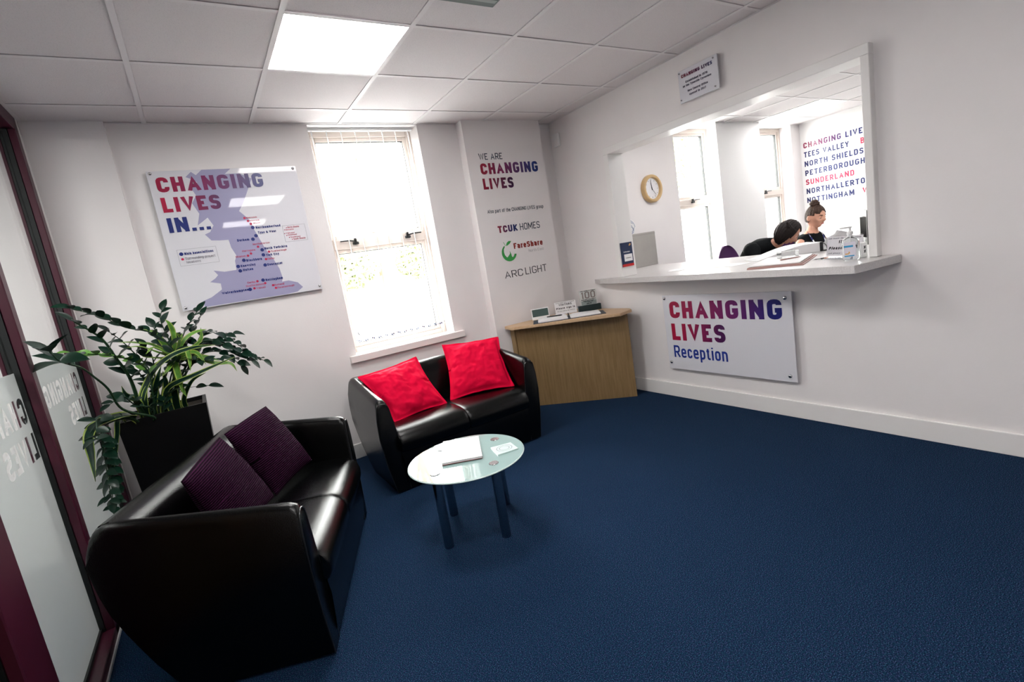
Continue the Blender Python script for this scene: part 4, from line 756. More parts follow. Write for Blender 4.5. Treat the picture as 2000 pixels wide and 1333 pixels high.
# small plaque above the hatch
ps = panel_sign('small white plaque about the founding year, above the hatch beside the ceiling', 'sign', (3.738, -1.512, 2.190), -PI / 2, 0, .306, 0, .208, ((.014, .193), (.012, .020), (.280, .018), (.279, .192)), sr=.0055)
mb = MB(); letters(mb, 'CHANGING LIVES', 0, 0, .021, .24, .242, .16, y=-.0008); mb.build('title_lettering', grad_mat('dark_red_to_navy_print', (.20, .005, .03), (.006, .01, .09), .24), ps, loc=(.027, 0, .159))
slate = mat('slate_ink', (.07, .07, .12), .5)
for s_, y0, y1, z in (('Established in 1970', -1.570, -1.741, 2.309), ('as the Tyneside Cyrenians', -1.545, -1.768, 2.286), ('New Central Office', -1.580, -1.738, 2.248), ('opened in 2017', -1.590, -1.722, 2.223)):
    line(ps, slate, s_, -1.512 - y0, z - 2.190, .0135, .17, y0 - y1, .17, y=-.0008)

# lettering applied to the pier
FY = -.1005
pl = empty('wall_lettering', (2.775, FY, 0), label='lettering and partner logos printed on the white pier beside the window', cat='wall lettering')
def pt(s_, x, z, cap, t_, w_, m, slant=0, gap=.15, name='lettering'):
    mb = MB(); letters(mb, s_, 0, 0, cap, t_, w_, gap, slant, .0008); return mb.build(name, m, pl, loc=(x - 2.775, 0, z))
teal = mat('dark_teal_print', (.012, .030, .055), .5)
pt('WE ARE', 2.890, 2.194, .053, .13, .237, teal)
pt('CHANGING', 2.889, 2.073, .092, .235, .605, grad_mat('red_to_navy_vinyl', (.28, .008, .035), (.006, .03, .18), .60))
pt('LIVES', 2.890, 1.947, .092, .235, .312, grad_mat('red_to_plum_vinyl', (.26, .008, .035), (.05, .010, .06), .32))
pt('Also part of the CHANGING LIVES group', 2.887, 1.745, .031, .14, .602, teal)
pt('TCUK', 2.963, 1.569, .060, .235, .205, grad_mat('red_to_navy_small_vinyl', (.25, .008, .03), (.008, .02, .12), .16))
pt('HOMES', 3.196, 1.570, .060, .12, .222, teal)
pt('FareShare', 3.098, 1.414, .050, .235, .322, M['darkred'])
pt('North East', 3.252, 1.367, .024, .09, .17, mat('pale_grey_print', (.40, .39, .40), .5))
pt('ARC', 2.957, 1.168, .062, .10, .195, M['ink']); pt('LIGHT', 3.180, 1.170, .064, .10, .243, M['ink'])
# apple emblem: crescent with a wave, stalk and leaf
def blob(pts): flat_print('emblem', [(x - 2.775, z) for x, z in pts], -.0006, M['green'], pl)
cxm, czm = 3.040, 1.388
outer = [(cxm + .078 * math.cos(a), czm + .076 * math.sin(a)) for a in [math.radians(118 + k * 12) for k in range(20)]]
inner = [(3.095, 1.372), (3.082, 1.352), (3.070, 1.345), (3.062, 1.352), (3.060, 1.372), (3.048, 1.405), (3.046, 1.378), (3.030, 1.362), (3.015, 1.350), (3.008, 1.352), (2.992, 1.372), (2.986, 1.400), (2.990, 1.425), (3.002, 1.440)]
blob(outer + inner)
blob([(3.020, 1.449), (3.040, 1.455), (3.062, 1.468), (3.080, 1.487), (3.052, 1.490), (3.032, 1.478), (3.022, 1.463)])
blob([(3.012, 1.450), (3.016, 1.450), (2.999, 1.486), (2.994, 1.486)])

# detector on the right wall near the corner
dt = tag(MB().box(-.022, 0, -.042, .042, -.058, .058, .006, 3).build('detector', M['white'], smooth=True, loc=(XR, -.10, 2.343)), 'small white wall detector high in the corner beside the pier', 'detector')
MB().box(-.0235, -.0215, -.028, .028, -.045, .010, .001, 1).build('lens', M['trimw'], dt)
# surface lamp on the ceiling, unlit
el = empty('emergency_light', (1.905, -1.875, H), label='unlit rectangular lamp fixed to the ceiling beside the bright panel', cat='lamp')
MB().box(-.215, .175, -.06, .06, -.012, .0, .002, 1).build('base', M['tee'], el)
MB().box(-.205, .165, -.052, .052, -.040, -.012, .006, 2).build('cover', M['lamp_dark'], el)
MB().box(-.19, .15, -.012, .012, -.0415, -.0395).build('tube', mat('grey_tube', (.42, .48, .46), .3), el)

# ================= potted plants =================
pp = empty('planter_with_plants', (.34, -.47, 0), label='tall black planter of mixed green foliage behind the foreground sofa', cat='potted plant')
PO = Vector((.34, -.47, 0))
mb = MB(); hw, hd, bw, bd, zt = .205, .165, .165, .13, .82
def ring(w_, d_, z): return [(-w_, -d_, z), (w_, -d_, z), (w_, d_, z), (-w_, d_, z)]
mb.loft([ring(bw, bd, 0), ring(hw, hd, zt), ring(hw - .018, hd - .018, zt), ring(hw - .024, hd - .024, zt - .06)], caps=False)
mb.add(ring(bw, bd, 0), [(3, 2, 1, 0)]); mb.build('planter', M['planter'], pp)
MB().add(ring(hw - .02, hd - .02, zt - .045), [(0, 1, 2, 3)]) and None
sm = MB(); sm.box(-hw + .022, hw - .022, -hd + .022, hd - .022, zt - .06, zt - .022, .004, 1); sm.build('soil', M['soil'], pp)
def leaf_mesh(name, L_, W_, m, curl=.15, seg=7):
    mb = MB(); rings = []
    for i in range(seg + 1):
        u = i / seg; wd = W_ * (math.sin(PI * u ** .85) ** .8 if 0 < u < 1 else .02); z = -curl * L_ * u * u
        rings.append([(-wd / 2, L_ * u, z + wd * .16), (0, L_ * u, z), (wd / 2, L_ * u, z + wd * .16), (0, L_ * u, z - .0012)])
    mb.loft(rings); o = mb.build(name, m, None, smooth=True, angle=80); me = o.data; bpy.data.objects.remove(o); return me
LEAF = {('dark', k): leaf_mesh('leaf', 1.0,   .50 + .07 * k, M['leaf'], .10 + .12 * k) for k in range(3)}
LEAF.update({('lime', k): leaf_mesh('leaf', 1.0, .46 + .05 * k, M['leaf_lime'], .2) for k in range(3)})
def put_leaf(kind, par, p, d, n, L_):
    o = bpy.data.objects.new('leaf', LEAF[kind, random.randrange(3)]); C.objects.link(o); o.parent = par
    d = d.normalized(); tx = PO.x + p.x + d.x * L_
    if tx < .05: d.x += (.05 - tx) / L_; d = d.normalized()
    if PO.y + p.y + d.y * L_ > -.05: d.y = min(d.y, -.05)
    d = d.normalized(); n = (n - d * n.dot(d)).normalized(); x = d.cross(n)
    o.matrix_local = Matrix.Translation(p) @ Matrix(((x.x, d.x, n.x), (x.y, d.y, n.y), (x.z, d.z, n.z))).to_4x4() @ Matrix.Scale(L_, 4)
rnd = random.Random(5)
for kind, pts, lf, ll, r in STEMS:
    P = [Vector(p) - PO for p in pts]; P[0].x = max(-.16, min(.16, P[0].x)); P[0].y = max(-.12, min(.12, P[0].y)); P[0].z = .775
    for p in P: p.x = max(p.x, .095 - PO.x); p.y = min(p.y, -.075 - PO.y)
    path = catmull(P, 6); n = len(path)
    so = MB().tube(path, [r * (1 - .65 * i / n) for i in range(n)], 8).build('stem', M['stem'], pp, smooth=True)
    Ls = [0]
    for a, b in zip(path, path[1:]): Ls.append(Ls[-1] + (b - a).length)
    tot = Ls[-1]; s = lf * tot; side = 1; step = ll * .40
    while s < tot:
        i = max(k for k in range(n) if Ls[k] <= s); i = min(i, n - 2); u = (s - Ls[i]) / max(1e-6, Ls[i + 1] - Ls[i])
        p = path[i].lerp(path[i + 1], u); d = (path[i + 1] - path[i]).normalized()
        sd = d.cross(Vector((0, 0, 1))); sd = sd.normalized() if sd.length > .2 else Vector((.83, -.53, 0))
        if abs(d.x) < .5 and abs(d.z) > .6: sd = Vector((.83, -.53, 0))
        dirn = d * rnd.uniform(.45, .8) + sd * side * rnd.uniform(.7, 1.0) + Vector((0, 0, rnd.uniform(-.1, .45)))
        put_leaf(kind, so, p, dirn, Vector((rnd.uniform(-.5, .3), rnd.uniform(-.9, -.2), 1)), ll * rnd.uniform(.9, 1.3) * (.8 if s > tot * .9 else 1))
        side = -side; s += step * rnd.uniform(.8, 1.2) * (1 if len(P) > 4 else .8)
    put_leaf(kind, so, path[-1], (path[-1] - path[-2]), Vector((0, -.6, 1)), ll)
for kind, pts, w_ in BLADES:
    P = [Vector(p) - PO for p in pts]
    for p in P: p.x = max(p.x, .06 - PO.x); p.y = min(p.y, -.07 - PO.y)
    if kind == 'edge': P = [Vector((max(-.15, min(.15, P[0].x)), max(-.12, min(.12, P[0].y)), .775))] + P
    path = catmull(P, 6); n = len(path); strips = [[], [], []]
    vd = Vector((-.51, -.84, .16))
    for i, p in enumerate(path):
        d = (path[min(i + 1, n - 1)] - path[max(i - 1, 0)]).normalized(); s_ = d.cross(vd + Vector((.3, 0, .8))).normalized()
        up = s_.cross(d); u = i / (n - 1); wd = w_ * max(.04, (min(1, u * 3 + .45) if u < .5 else 1) * (1 - max(0, (u - .35) / .65) ** 2.2))
        e = .74 if kind == 'edge' else .66
        a = [p - s_ * wd / 2 + up * wd * .12, p - s_ * wd / 2 * e + up * wd * .07, p, p + s_ * wd / 2 * e + up * wd * .07, p + s_ * wd / 2 + up * wd * .12]
        strips[0].append((a[0], a[1])); strips[1].append((a[1], a[2], a[3])); strips[2].append((a[3], a[4]))
    main, edge = (M['leaf'], M['leaf_edge']) if kind == 'edge' else (M['leaf_lime'], M['leaf_edge'])
    mb = MB(); mb.loft([r + tuple(q - Vector((0, 0, .001)) for q in r[::-1]) for r in strips[1]]); lo = mb.build('blade', main, pp, smooth=True, angle=80)
    mb = MB()
    for st in (strips[0], strips[2]): mb.loft([r + tuple(q - Vector((0, 0, .001)) for q in r[::-1]) for r in st])
    mb.build('leaf_margin', edge, lo, smooth=True, angle=80)
cn = [Vector(p) - PO for p in CANE]; cn[0].z = .775; cn[0].y = -.05
MB().tube(catmull(cn, 5), [.013] * 6 + [.011] * 5, 10).build('cane', M['cane'], pp, smooth=True)

# ================= office beyond the hatch =================
# clock on the back wall
ck = empty('wall_clock', (5.055, -.001, 1.835), label='round wall clock with a pale wooden rim on the office back wall', cat='clock')
n = 48
def ringy(mb, prof): mb.loft([[(r * math.cos(2 * PI * k / n), y, r * math.sin(2 * PI * k / n)) for k in range(n)] for r, y in prof], caps=False); return mb
ringy(MB(), [(.150, 0), (.150, -.035), (.144, -.046), (.134, -.050), (.118, -.046), (.112, -.030), (.112, -.020)]).build('rim', M['clock_wood'], ck, smooth=True)
ringy(MB(), [(.112, -.020), (.0001, -.020)]).build('face', M['clockface'], ck)
mb = MB()
for k in range(12):
    a = k * PI / 6; c, s = math.cos(a), math.sin(a); mb.prism([(c * .086 - s * .002, s * .086 + c * .002), (c * .102 - s * .002, s * .102 + c * .002), (c * .102 + s * .002, s * .102 - c * .002), (c * .086 + s * .002, s * .086 - c * .002)], -.0215, -.0202, lambda x, y, z: (x, z, y))
mb.build('hour_marks', M['ink_grey'], ck)
def hand(ang, L_, w_, nm):
    a = math.radians(90 - ang); c, s = math.cos(a), math.sin(a)
    MB().prism([(-s * w_ - c * .015, c * w_ - s * .015), (c * L_ - s * w_ * .4, s * L_ + c * w_ * .4), (c * L_ + s * w_ * .4, s * L_ - c * w_ * .4), (s * w_ - c * .015, -c * w_ - s * .015)], -.026, -.0235, lambda x, y, z: (x, z, y)).build(nm, M['ink'], ck)
hand(350, .06, .005, 'hour_hand'); hand(352, .088, .0032, 'minute_hand'); hand(140, .09, .0012, 'second_hand')
# town names on the far office wall: local x runs towards -y
wl = empty('wall_lettering', (8.199, 0, 0), -PI / 2, 'rows of navy and red town names printed on the far office wall', 'wall lettering')
navy2 = mat('navy_wall_print', (.010, .016, .10), .5)
for i, (s_, w_, m) in enumerate([('CHANGING LIVES', .80, grad_mat('rose_to_navy_wall_print', (.25, .008, .06), (.010, .016, .13), .62)), ('TEES VALLEY', .572, navy2), ('NORTH SHIELDS', .735, navy2), ('PETERBOROUGH', .745, navy2), ('SUNDERLAND', .615, M['pinkred']), ('NORTHALLERTON', .80, navy2), ('NOTTINGHAM', .602, navy2)]):
    mb = MB(); letters(mb, s_, 0, 0, .074, .21, w_, .20, y=0); mb.build('lettering', m, wl, loc=(.040 + .001 * i, 0, 2.181 - i * .1255))
for s_, x, i, w_ in (('B', .748, 1, .045), ('W', .745, 6, .078)):
    mb = MB(); letters(mb, s_, 0, 0, .074, .21, w_, .16, y=0); mb.build('lettering', M['pinkred'], wl, loc=(x, 0, 2.181 - i * .1255))

# things on the counter
CZ = 1.0205
lf = empty('leaflet', (3.798, -.772, 1.105), label='dark blue leaflet with a red foot fixed to the left side of the hatch', cat='leaflet')
MB().box(-.068, .068, -.001, .004, 0, .205).build('sheet', mat('dark_blue_leaflet', (.006, .020, .075), .35), lf)
MB().box(-.068, .068, -.0016, -.001, 0, .022).build('red_band', mat('red_band', (.55, .02, .02), .35), lf)
MB().box(-.038, .058, -.0016, -.001, .045, .105).build('white_box', M['paper'], lf)
mb = MB(); letters(mb, 'Collections', 0, 0, .011, .14, .075, .2, y=-.0016); mb.build('lettering', M['paper'], lf, loc=(-.042, 0, .120))
mb = MB(); letters(mb, 'reception', 0, 0, .007, .14, .06, .2, y=-.0018); mb.build('lettering', M['ink'], lf, loc=(-.02, 0, .070))
mb = MB(); disc(mb, .045, .185, .008, -.0012); disc(mb, .036, .178, .006, -.0012); mb.build('emblem', M['orange_label'], lf)
gb_ = tag(MB().box(-.172, .172, -.004, .004, 0, .357, .002, 1).build('board', M['grey_board'], loc=(4.75, -.106, CZ)), 'plain grey board standing upright on the counter against the back wall', 'board')
MB().box(-.172, .172, -.0055, -.004, .335, .339).build('crease', mat('grey_crease', (.25, .24, .22), .6), gb_)
wb = empty('wall_badge', (4.645, -.004, 1.452), label='round wire-pattern badge on the wall above the grey board', cat='badge')
ringy(MB(), [(.0001, -.006), (.098, -.006), (.100, -.004), (.100, .003)]).build('disc', M['white'], wb)
mb = MB()
for k, (r, cx_, cz_) in enumerate([(.092, 0, 0), (.075, .012, -.006), (.058, .02, .004), (.05, -.02, .012), (.07, -.012, -.02), (.04, .03, -.03)]):
    a0 = k * .8; mb.tube([(cx_ + r * math.cos(a0 + q * .2), -.007, cz_ + r * .85 * math.sin(a0 + q * .2)) for q in range(24)], .0018, 5)
mb.build('lines', mat('pale_navy_lines', (.10, .15, .32), .5), wb)

# papers and clipboard
def sheet(name, cx, cy, rz, w_, h_, label, z=CZ, m='paper', th=.0012):
    return tag(MB().box(-w_ / 2, w_ / 2, -h_ / 2, h_ / 2, 0, th).build(name, M[m], loc=(cx, cy, z), rz=math.radians(rz)), label, 'paper')
sheet('paper_sheet', 4.02, -1.20, 35, .21, .297, 'white paper sheet flat on the counter, furthest left of the loose sheets')
sheet('paper_sheet', 4.00, -1.58, -12, .21, .297, 'white paper sheet flat on the counter beside the pink folder')
fo = empty('folder', (3.86, -2.02, CZ), label='dusty pink folder stacked with white forms on the counter front', cat='folder')
pg = [(3.545, -2.02), (3.590, -2.345), (4.164, -2.138), (4.13, -1.81)]
lo = [(x - 3.86, y + 2.02) for x, y in pg]
MB().prism(lo, 0, .004).build('cover', M['pink_board'], fo); MB().prism([(x * .97 + .004, y * .96 + .006) for x, y in lo], .004, .009).build('cover', M['pink_board'], fo)
MB().prism([(x * .90 + .02, y * .90 + .012) for x, y in lo], .009, .011).build('dark_sheet', M['ink'], fo)
MB().prism([(x * .93 + .022, y * .92 + .016) for x, y in lo], .011, .016).build('form', M['paper'], fo)
pn = MB().tube([(-.07, 0, .004), (.05, 0, .004), (.07, 0, .004)], [.004, .004, .001], 8).build('pen', M['pink_board'], None, smooth=True, loc=(3.87, -2.12, CZ + .017), rz=math.radians(-25)); tag(pn, 'slim pen lying on the white forms of the pink folder', 'pen')
bc = empty('box_holder', (4.02, -2.02, CZ + .0165), math.radians(-30), 'small clear acrylic block on the forms of the pink folder', 'holder')
MB().box(-.06, .06, -.03, .03, 0, .045, .003, 1).build('block', M['acrylic_clear'], bc)
# ring binder, open, pages arching
rb = empty('ring_binder', (4.44, -1.86, CZ), math.radians(-42), 'white lever arch binder lying open with arched pages at the back of the counter', 'binder')
MB().box(-.33, .16, -.15, .15, 0, .003).build('cover', M['white'], rb)
rr = []
for k in range(13):
    u = k / 12; x = -.30 + .40 * u; h_ = .006 + .062 * math.sin(min(1, u * 1.25) * PI / 2) ** 1.3; rr.append([(x, -.14, .004), (x, .14, .004), (x, .14, h_), (x, -.14, h_)])
MB().loft(rr).build('pages', M['paper'], rb, smooth=True, angle=40)
MB().box(.102, .122, -.145, .145, .003, .070, .003, 1).build('spine', M['black'], rb)
MB().box(.122, .30, -.145, .145, .003, .012, .002, 1).build('mechanism_plate', M['black'], rb)
for y_ in (-.05, .05): MB().tube([(.15 + .035 * math.cos(a), y_, .012 + .045 * math.sin(a)) for a in [PI * k / 10 for k in range(11)]], .004, 8).build('ring', M['stud'], rb)
# acrylic staff sign
d_ = Vector((3.824 - 3.912, -2.468 + 2.308)); rz_ = math.atan2(d_.y, d_.x)
ss = empty('staff_sign', (3.925, -2.31, CZ), rz_, 'white sign in a clear stand asking staff to sign in, behind the sanitiser bottle', 'sign')
def tilt(mb): return mb.xform(Matrix.Translation((0, 0, .012)) @ Matrix.Rotation(math.radians(-8), 4, 'X'))
tilt(MB().box(0, .285, 0, .002, 0, .112)).build('card', M['paper'], ss)
tilt(MB().box(-.006, .291, -.0045, -.001, -.010, .118, .001, 1)).build('holder', glass_mat('clear_sheet', (.97, .97, .98)), ss)
MB().box(-.006, .291, -.075, .02, 0, .004, .001, 1).build('foot', M['acrylic_clear'], ss)
pre_ = Matrix.Translation((0, 0, .012)) @ Matrix.Rotation(math.radians(-8), 4, 'X')
for s_, cx_, z, cap, t_, w_, m_ in (('STAFF', .135, .072, .017, .24, .075, 'ink'), ('Please sign in', .142, .036, .017, .24, .25, 'ink'), ('and record the time of arrival', .14, .098, .008, .16, .26, 'ink_grey'), ('and please sign out again', .14, .010, .008, .16, .25, 'ink_grey')):
    line(ss, M[m_], s_, cx_, z, cap, t_, w_, .28, slant=.25, align='c', y=-.0005, pre=pre_)
# sanitiser
sb = empty('sanitiser_bottle', (3.69, -2.55, CZ), math.radians(-60), 'clear pump bottle of hand sanitiser with blue label at the right end of the counter', 'bottle')
def orect(w_, d2, z, n_=24): return [(w_ * (abs(math.cos(a)) ** .7) * (1 if math.cos(a) >= 0 else -1), d2 * (abs(math.sin(a)) ** .8) * (1 if math.sin(a) >= 0 else -1), z) for a in [2 * PI * k / n_ for k in range(n_)]]
MB().loft([orect(.036, .020, 0), orect(.041, .024, .004), orect(.042, .025, .05), orect(.041, .024, .100), orect(.034, .021, .115), orect(.018, .014, .124), orect(.012, .012, .130), orect(.012, .012, .138)]).build('body', M['acrylic_clear'], sb, smooth=True, angle=50)
MB().lathe([(0, .138), (.015, .138), (.015, .152), (.009, .156), (.006, .158), (.006, .172), (0, .172)], 20).build('collar', M['white'], sb, smooth=True)
MB().box(-.048, .010, -.006, .006, .172, .181, .002, 1).build('pump_head', M['white'], sb)
MB().box(-.033, .020, -.0262, -.0252, .018, .098).build('label', M['sheet_label'], sb)
MB().box(-.033, .008, -.0268, -.0262, .070, .080).build('label_bar', M['blue_label'], sb); MB().box(-.033, .012, -.0268, -.0262, .020, .026).build('label_bar', M['blue_label'], sb)
MB().box(-.030, -.012, -.0268, -.0262, .032, .038).box(-.014, -.008, -.0268, -.0262, .036, .046).build('label_marks', M['orange_label'], sb)
MB().tube([(0, 0, .13), (0, 0, .02)], .002, 6).build('dip_tube', M['white'], sb)
hp = empty('tissue_pack', (3.745, -2.585, CZ), math.radians(-15), 'small white pack with black marks beside the sanitiser bottle', 'pack')
MB().box(-.022, .022, -.012, .012, 0, .085, .006, 2).build('pack', M['white'], hp)
for z_ in (.05, .028): line(hp, M['ink'], 'Z', -.008, z_, .014, .25, .014, y=-.0125, nm='mark')

# desk with screen behind the counter
od = empty('office_desk', (5.85, -1.98, 0), label='pale office desk behind the reception counter in front of the two women', cat='desk')
MB().box(-.95, .95, -.35, .35, .695, .72, .003, 1).build('top', M['white'], od)
for sx in (-.93, .93): MB().box(sx - .012, sx + .012, -.33, .33, 0, .695).build('leg', M['white'], od)
MB().box(-.91, .91, -.30, -.285, .30, .695).build('modesty_panel', M['white'], od)
mo_ = empty('monitor', (6.13, -1.625, .7205), math.radians(26 + 180), 'black computer monitor seen edge-on beside the right jamb of the hatch', 'monitor')
MB().box(-.25, .25, -.012, .010, .20, .52, .005, 2).build('screen_casing', M['black'], mo_)
MB().box(-.235, .235, .0100, .0108, .215, .505).build('screen', mat('dark_screen', (.01, .012, .015), .1), mo_)
mb = MB(); mb.loft([[(x, y * 1.0, z) for x, z in ((-s_, .30 - s_ * .2), (s_, .30 - s_ * .2), (s_, .46), (-s_, .46))] for y, s_ in ((-.012, .16), (-.055, .10))]); mb.build('back_housing', M['black'], mo_)
MB().box(-.03, .03, -.055, -.03, .01, .34, .003, 1).build('neck', M['black'], mo_); MB().box(-.12, .12, -.10, .08, 0, .012, .004, 1).build('foot', M['black'], mo_)

# ---- people ----
def skin_mesh(name, joints, edges, radii, m, parent, sub=2, root=0):
    me = bpy.data.meshes.new(name); me.from_pydata([Vector(j) for j in joints], edges, []); o = bpy.data.objects.new(name, me); C.objects.link(o)
    md = o.modifiers.new('skin', 'SKIN'); md.use_smooth_shade = True
    for i, r in enumerate(radii): me.skin_vertices[0].data[i].radius = r if isinstance(r, tuple) else (r, r)
    me.skin_vertices[0].data[root].use_root = True; subsurf(o, sub); bake(o); me2 = o.data; me2.materials.clear(); me2.materials.append(m)
    if parent: o.parent = parent
    return o
def join_into(o, others):
    bm = bmesh.new(); bm.from_mesh(o.data)
    for k in others:
        k.data.transform(k.matrix_basis); bm.from_mesh(k.data)
    bm.to_mesh(o.data); bm.free()
    for p in o.data.polygons: p.use_smooth = True
    for k in others: bpy.data.objects.remove(k)
def head_fn(p):
    x, y, z = p; s = 1.0
    if z < 0: s = 1 - .28 * (min(1, -z / .115)) ** 1.6           # jaw narrows
    x *= s; y = y * (1 - .10 * max(0, -z / .115)) if y > 0 else y * (1 - .02 * (-z / .115 if z < 0 else 0))
    g = lambda a, b, sx, sz: math.exp(-((x - a) / sx) ** 2 - ((z - b) / sz) ** 2)
    if y < 0:
        y -= .026 * g(0, -.018, .012, .020) + .012 * g(0, .006, .010, .022)      # nose
        y += .014 * (g(.030, .006, .017, .012) + g(-.030, .006, .017, .012))     # sockets
        y -= .006 * (g(.030, .026, .022, .008) + g(-.030, .026, .022, .008))     # brow
        y -= .009 * g(0, -.053, .020, .009) - .005 * g(0, -.062, .022, .004)     # lips
        y -= .010 * g(0, -.092, .022, .016)                                      # chin
        y -= .006 * (g(.042, -.030, .020, .022) + g(-.042, -.030, .020, .022))   # cheeks
    return Vector((x, y, z))
def make_head(body, Mh, skinm, eyes_open=False):
    """head in its own frame facing -y; Mh places it; returns after joining into body"""
    h = MB().ellipsoid((0, 0, 0), (.074, .094, .115), 44, 34, head_fn)
    for sx in (-1, 1): h.ellipsoid((sx * .074, .012, -.008), (.010, .017, .030), 12, 8, lambda p, sx=sx: Vector((p.x + sx * .35 * p.y, p.y, p.z)))
    h.xform(Mh); ho = h.build('head', skinm, None, smooth=True, angle=180); join_into(body, [ho])
    for sx in (-1, 1):
        e = MB().ellipsoid((0, 0, 0), (.0115, .010, .010), 12, 8); e.xform(Mh @ Matrix.Translation((sx * .030, -.0745, .004))); eo = e.build('eye', M['paper'], body, smooth=True, angle=180)
        e = MB().ellipsoid((0, 0, 0), (.0125, .011, .0108), 12, 8, lambda p: Vector((p.x, p.y, max(p.z, -.003)))); e.xform(Mh @ Matrix.Translation((sx * .030, -.0755, .0045))); e.build('eyelid', skinm, eo, smooth=True, angle=180)
        i_ = MB().ellipsoid((0, 0, 0), (.005, .003, .004), 10, 6); i_.xform(Mh @ Matrix.Translation((sx * .030, -.0838, .0005))); i_.build('iris', M['ink'], eo, smooth=True)
        l = MB().tube([(sx * (.018 + .006 * k), -.0865 + .0017 * k * k * .8, .0 + .001 * (1 - abs(k - 2)) - .001) for k in range(5)], .0012, 6); l.xform(Mh); l.build('lashes', M['ink'], body)
        b = MB().tube([(sx * (.013 + .008 * k), -.0935 + .0020 * k * k * .7, .026 + .004 * math.sin(k / 4 * PI)) for k in range(5)], [.0018, .0028, .0028, .0022, .001], 6); b.xform(Mh); b.build('eyebrow', M['hair_dark'], body)
    lp = MB().ellipsoid((0, -.0900, -.0515), (.018, .005, .0038), 14, 8).ellipsoid((0, -.0895, -.0585), (.0155, .0055, .0042), 14, 8); lp.xform(Mh); lp.build('lips', M['lip'], body, smooth=True, angle=180)
def hair_shell(Mh, keep, r, m, body, name='hair', fn=None, ns=.005, scale=(1, 1, 1)):
    t_ = bmesh.new(); bmesh.ops.create_uvsphere(t_, u_segments=96, v_segments=72, radius=1.0)
    for v in t_.verts:
        p = Vector((v.co.x * r[0], v.co.y * r[1], v.co.z * r[2])); a = math.atan2(p.y, p.x)
        p += p.normalized() * ns * (noise.noise(Vector((math.cos(a) * 9, math.sin(a) * 9, p.z * 9))) + .5 * math.sin(a * 23 + p.z * 20) * .4); v.co = fn(p) if fn else p
    bmesh.ops.delete(t_, geom=[v for v in t_.verts if not keep(v.co)], context='VERTS')
    mb = MB(); mb.join(t_); mb.xform(Mh); o = mb.build(name, m, body, smooth=True, angle=180)
    md = o.modifiers.new('t', 'SOLIDIFY'); md.thickness = .006; md.offset = -1; bake(o); return o
def hand(wrist, palm_dir, palm_n, curl, skinm, thumb_side, sc=1.0):
    """five-finger hand: list of skinned chains rooted in the palm"""
    wv, d, nn = Vector(wrist), Vector(palm_dir).normalized(), Vector(palm_n).normalized(); nn = (nn - d * nn.dot(d)).normalized(); s = d.cross(nn) * thumb_side
    obs = []
    P = [wv - d * .012, wv + d * .03, wv + d * .062]; obs.append(skin_mesh('palm', P, [(0, 1), (1, 2)], [(.020 * sc, .016 * sc), (.028 * sc, .014 * sc), (.032 * sc, .012 * sc)], skinm, None, 2))
    for k, (off, L_) in enumerate(((.027, .068), (.010, .078), (-.008, .072), (-.025, .056))):
        b = wv + d * .055 + s * off; pts = [b]; a = 0; dd = d.copy()
        for seg in (.45, .30, .25):
            a += curl * (.7 if seg == .45 else 1); dd = (d * math.cos(a) + nn * math.sin(a)); pts.append(pts[-1] + dd * L_ * seg + s * off * .08)
        obs.append(skin_mesh('finger', pts, [(0, 1), (1, 2), (2, 3)], [.0092 * sc, .0088 * sc, .008 * sc, .007 * sc], skinm, None, 2))
    b = wv + d * .018 + s * .022; t1 = b + (d * .6 + s * .8).normalized() * .032; t2 = t1 + (d * .85 + s * .35 + nn * .3).normalized() * .028; t3 = t2 + (d + nn * .5).normalized() * .022
    obs.append(skin_mesh('thumb', [b, t1, t2, t3], [(0, 1), (1, 2), (2, 3)], [.012 * sc, .0108 * sc, .0098 * sc, .008 * sc], skinm, None, 2))
    return obs
def frame(fwd, pitch, roll=0.0, pos=(0, 0, 0)):
    """matrix of a head looking along fwd (in plan) pitched down by pitch"""
    yaw = math.atan2(fwd[1], fwd[0]) + PI / 2
    return Matrix.Translation(pos) @ Matrix.Rotation(yaw, 4, 'Z') @ Matrix.Rotation(pitch, 4, 'X') @ Matrix.Rotation(roll, 4, 'Y')

def office_chair(label, x, y, fwd, group=None):
    t = empty('office_chair', (x, y, 0), math.atan2(fwd[1], fwd[0]) + PI / 2, label, 'chair')   # faces local -y
    MB().box(-.235, .235, -.24, .22, .425, .490, .028, 3).build('seat', M['purple'], t, smooth=True)
    rr = []
    for k in range(20):
        u = 1 - (1 - k / 19) ** 1.6; z = .58 + .53 * u; w_ = .21 * math.sqrt(max(.004, 1 - max(0, (u - .30) / .705) ** 2.4)); y0 = .235 + .05 * u
        rr.append([(w_ * math.cos(a), y0 + (.030 if math.sin(a) > 0 else .026) * math.sin(a) * (1 - .5 * u) - .03 * (1 - (math.cos(a)) ** 2) * 0 + .035 * (math.cos(a) ** 2) * -1, z) for a in [2 * PI * q / 28 for q in range(28)]])
    MB().loft(rr).build('backrest', M['purple'], t, smooth=True, angle=70)
    MB().tube([(0, .05, .42), (0, .25, .43), (0, .30, .60), (0, .30, .85)], .018, 10).build('back_bar', M['black'], t, smooth=True)
    MB().tube([(0, 0, .09), (0, 0, .425)], .028, 14).build('gas_column', M['black'], t)
    for k in range(5):
        a = 2 * PI * k / 5; l = MB().tube([(0, 0, .10), (.29 * math.cos(a), .29 * math.sin(a), .075)], [.026, .016], 8).build('leg', M['black'], t)
        MB().lathe([(0, -.022), (.028, -.022), (.030, 0), (.028, .022), (0, .022)], 14, (.29 * math.cos(a), .29 * math.sin(a), .030), 'y').build('castor', M['black'], l)
    return t

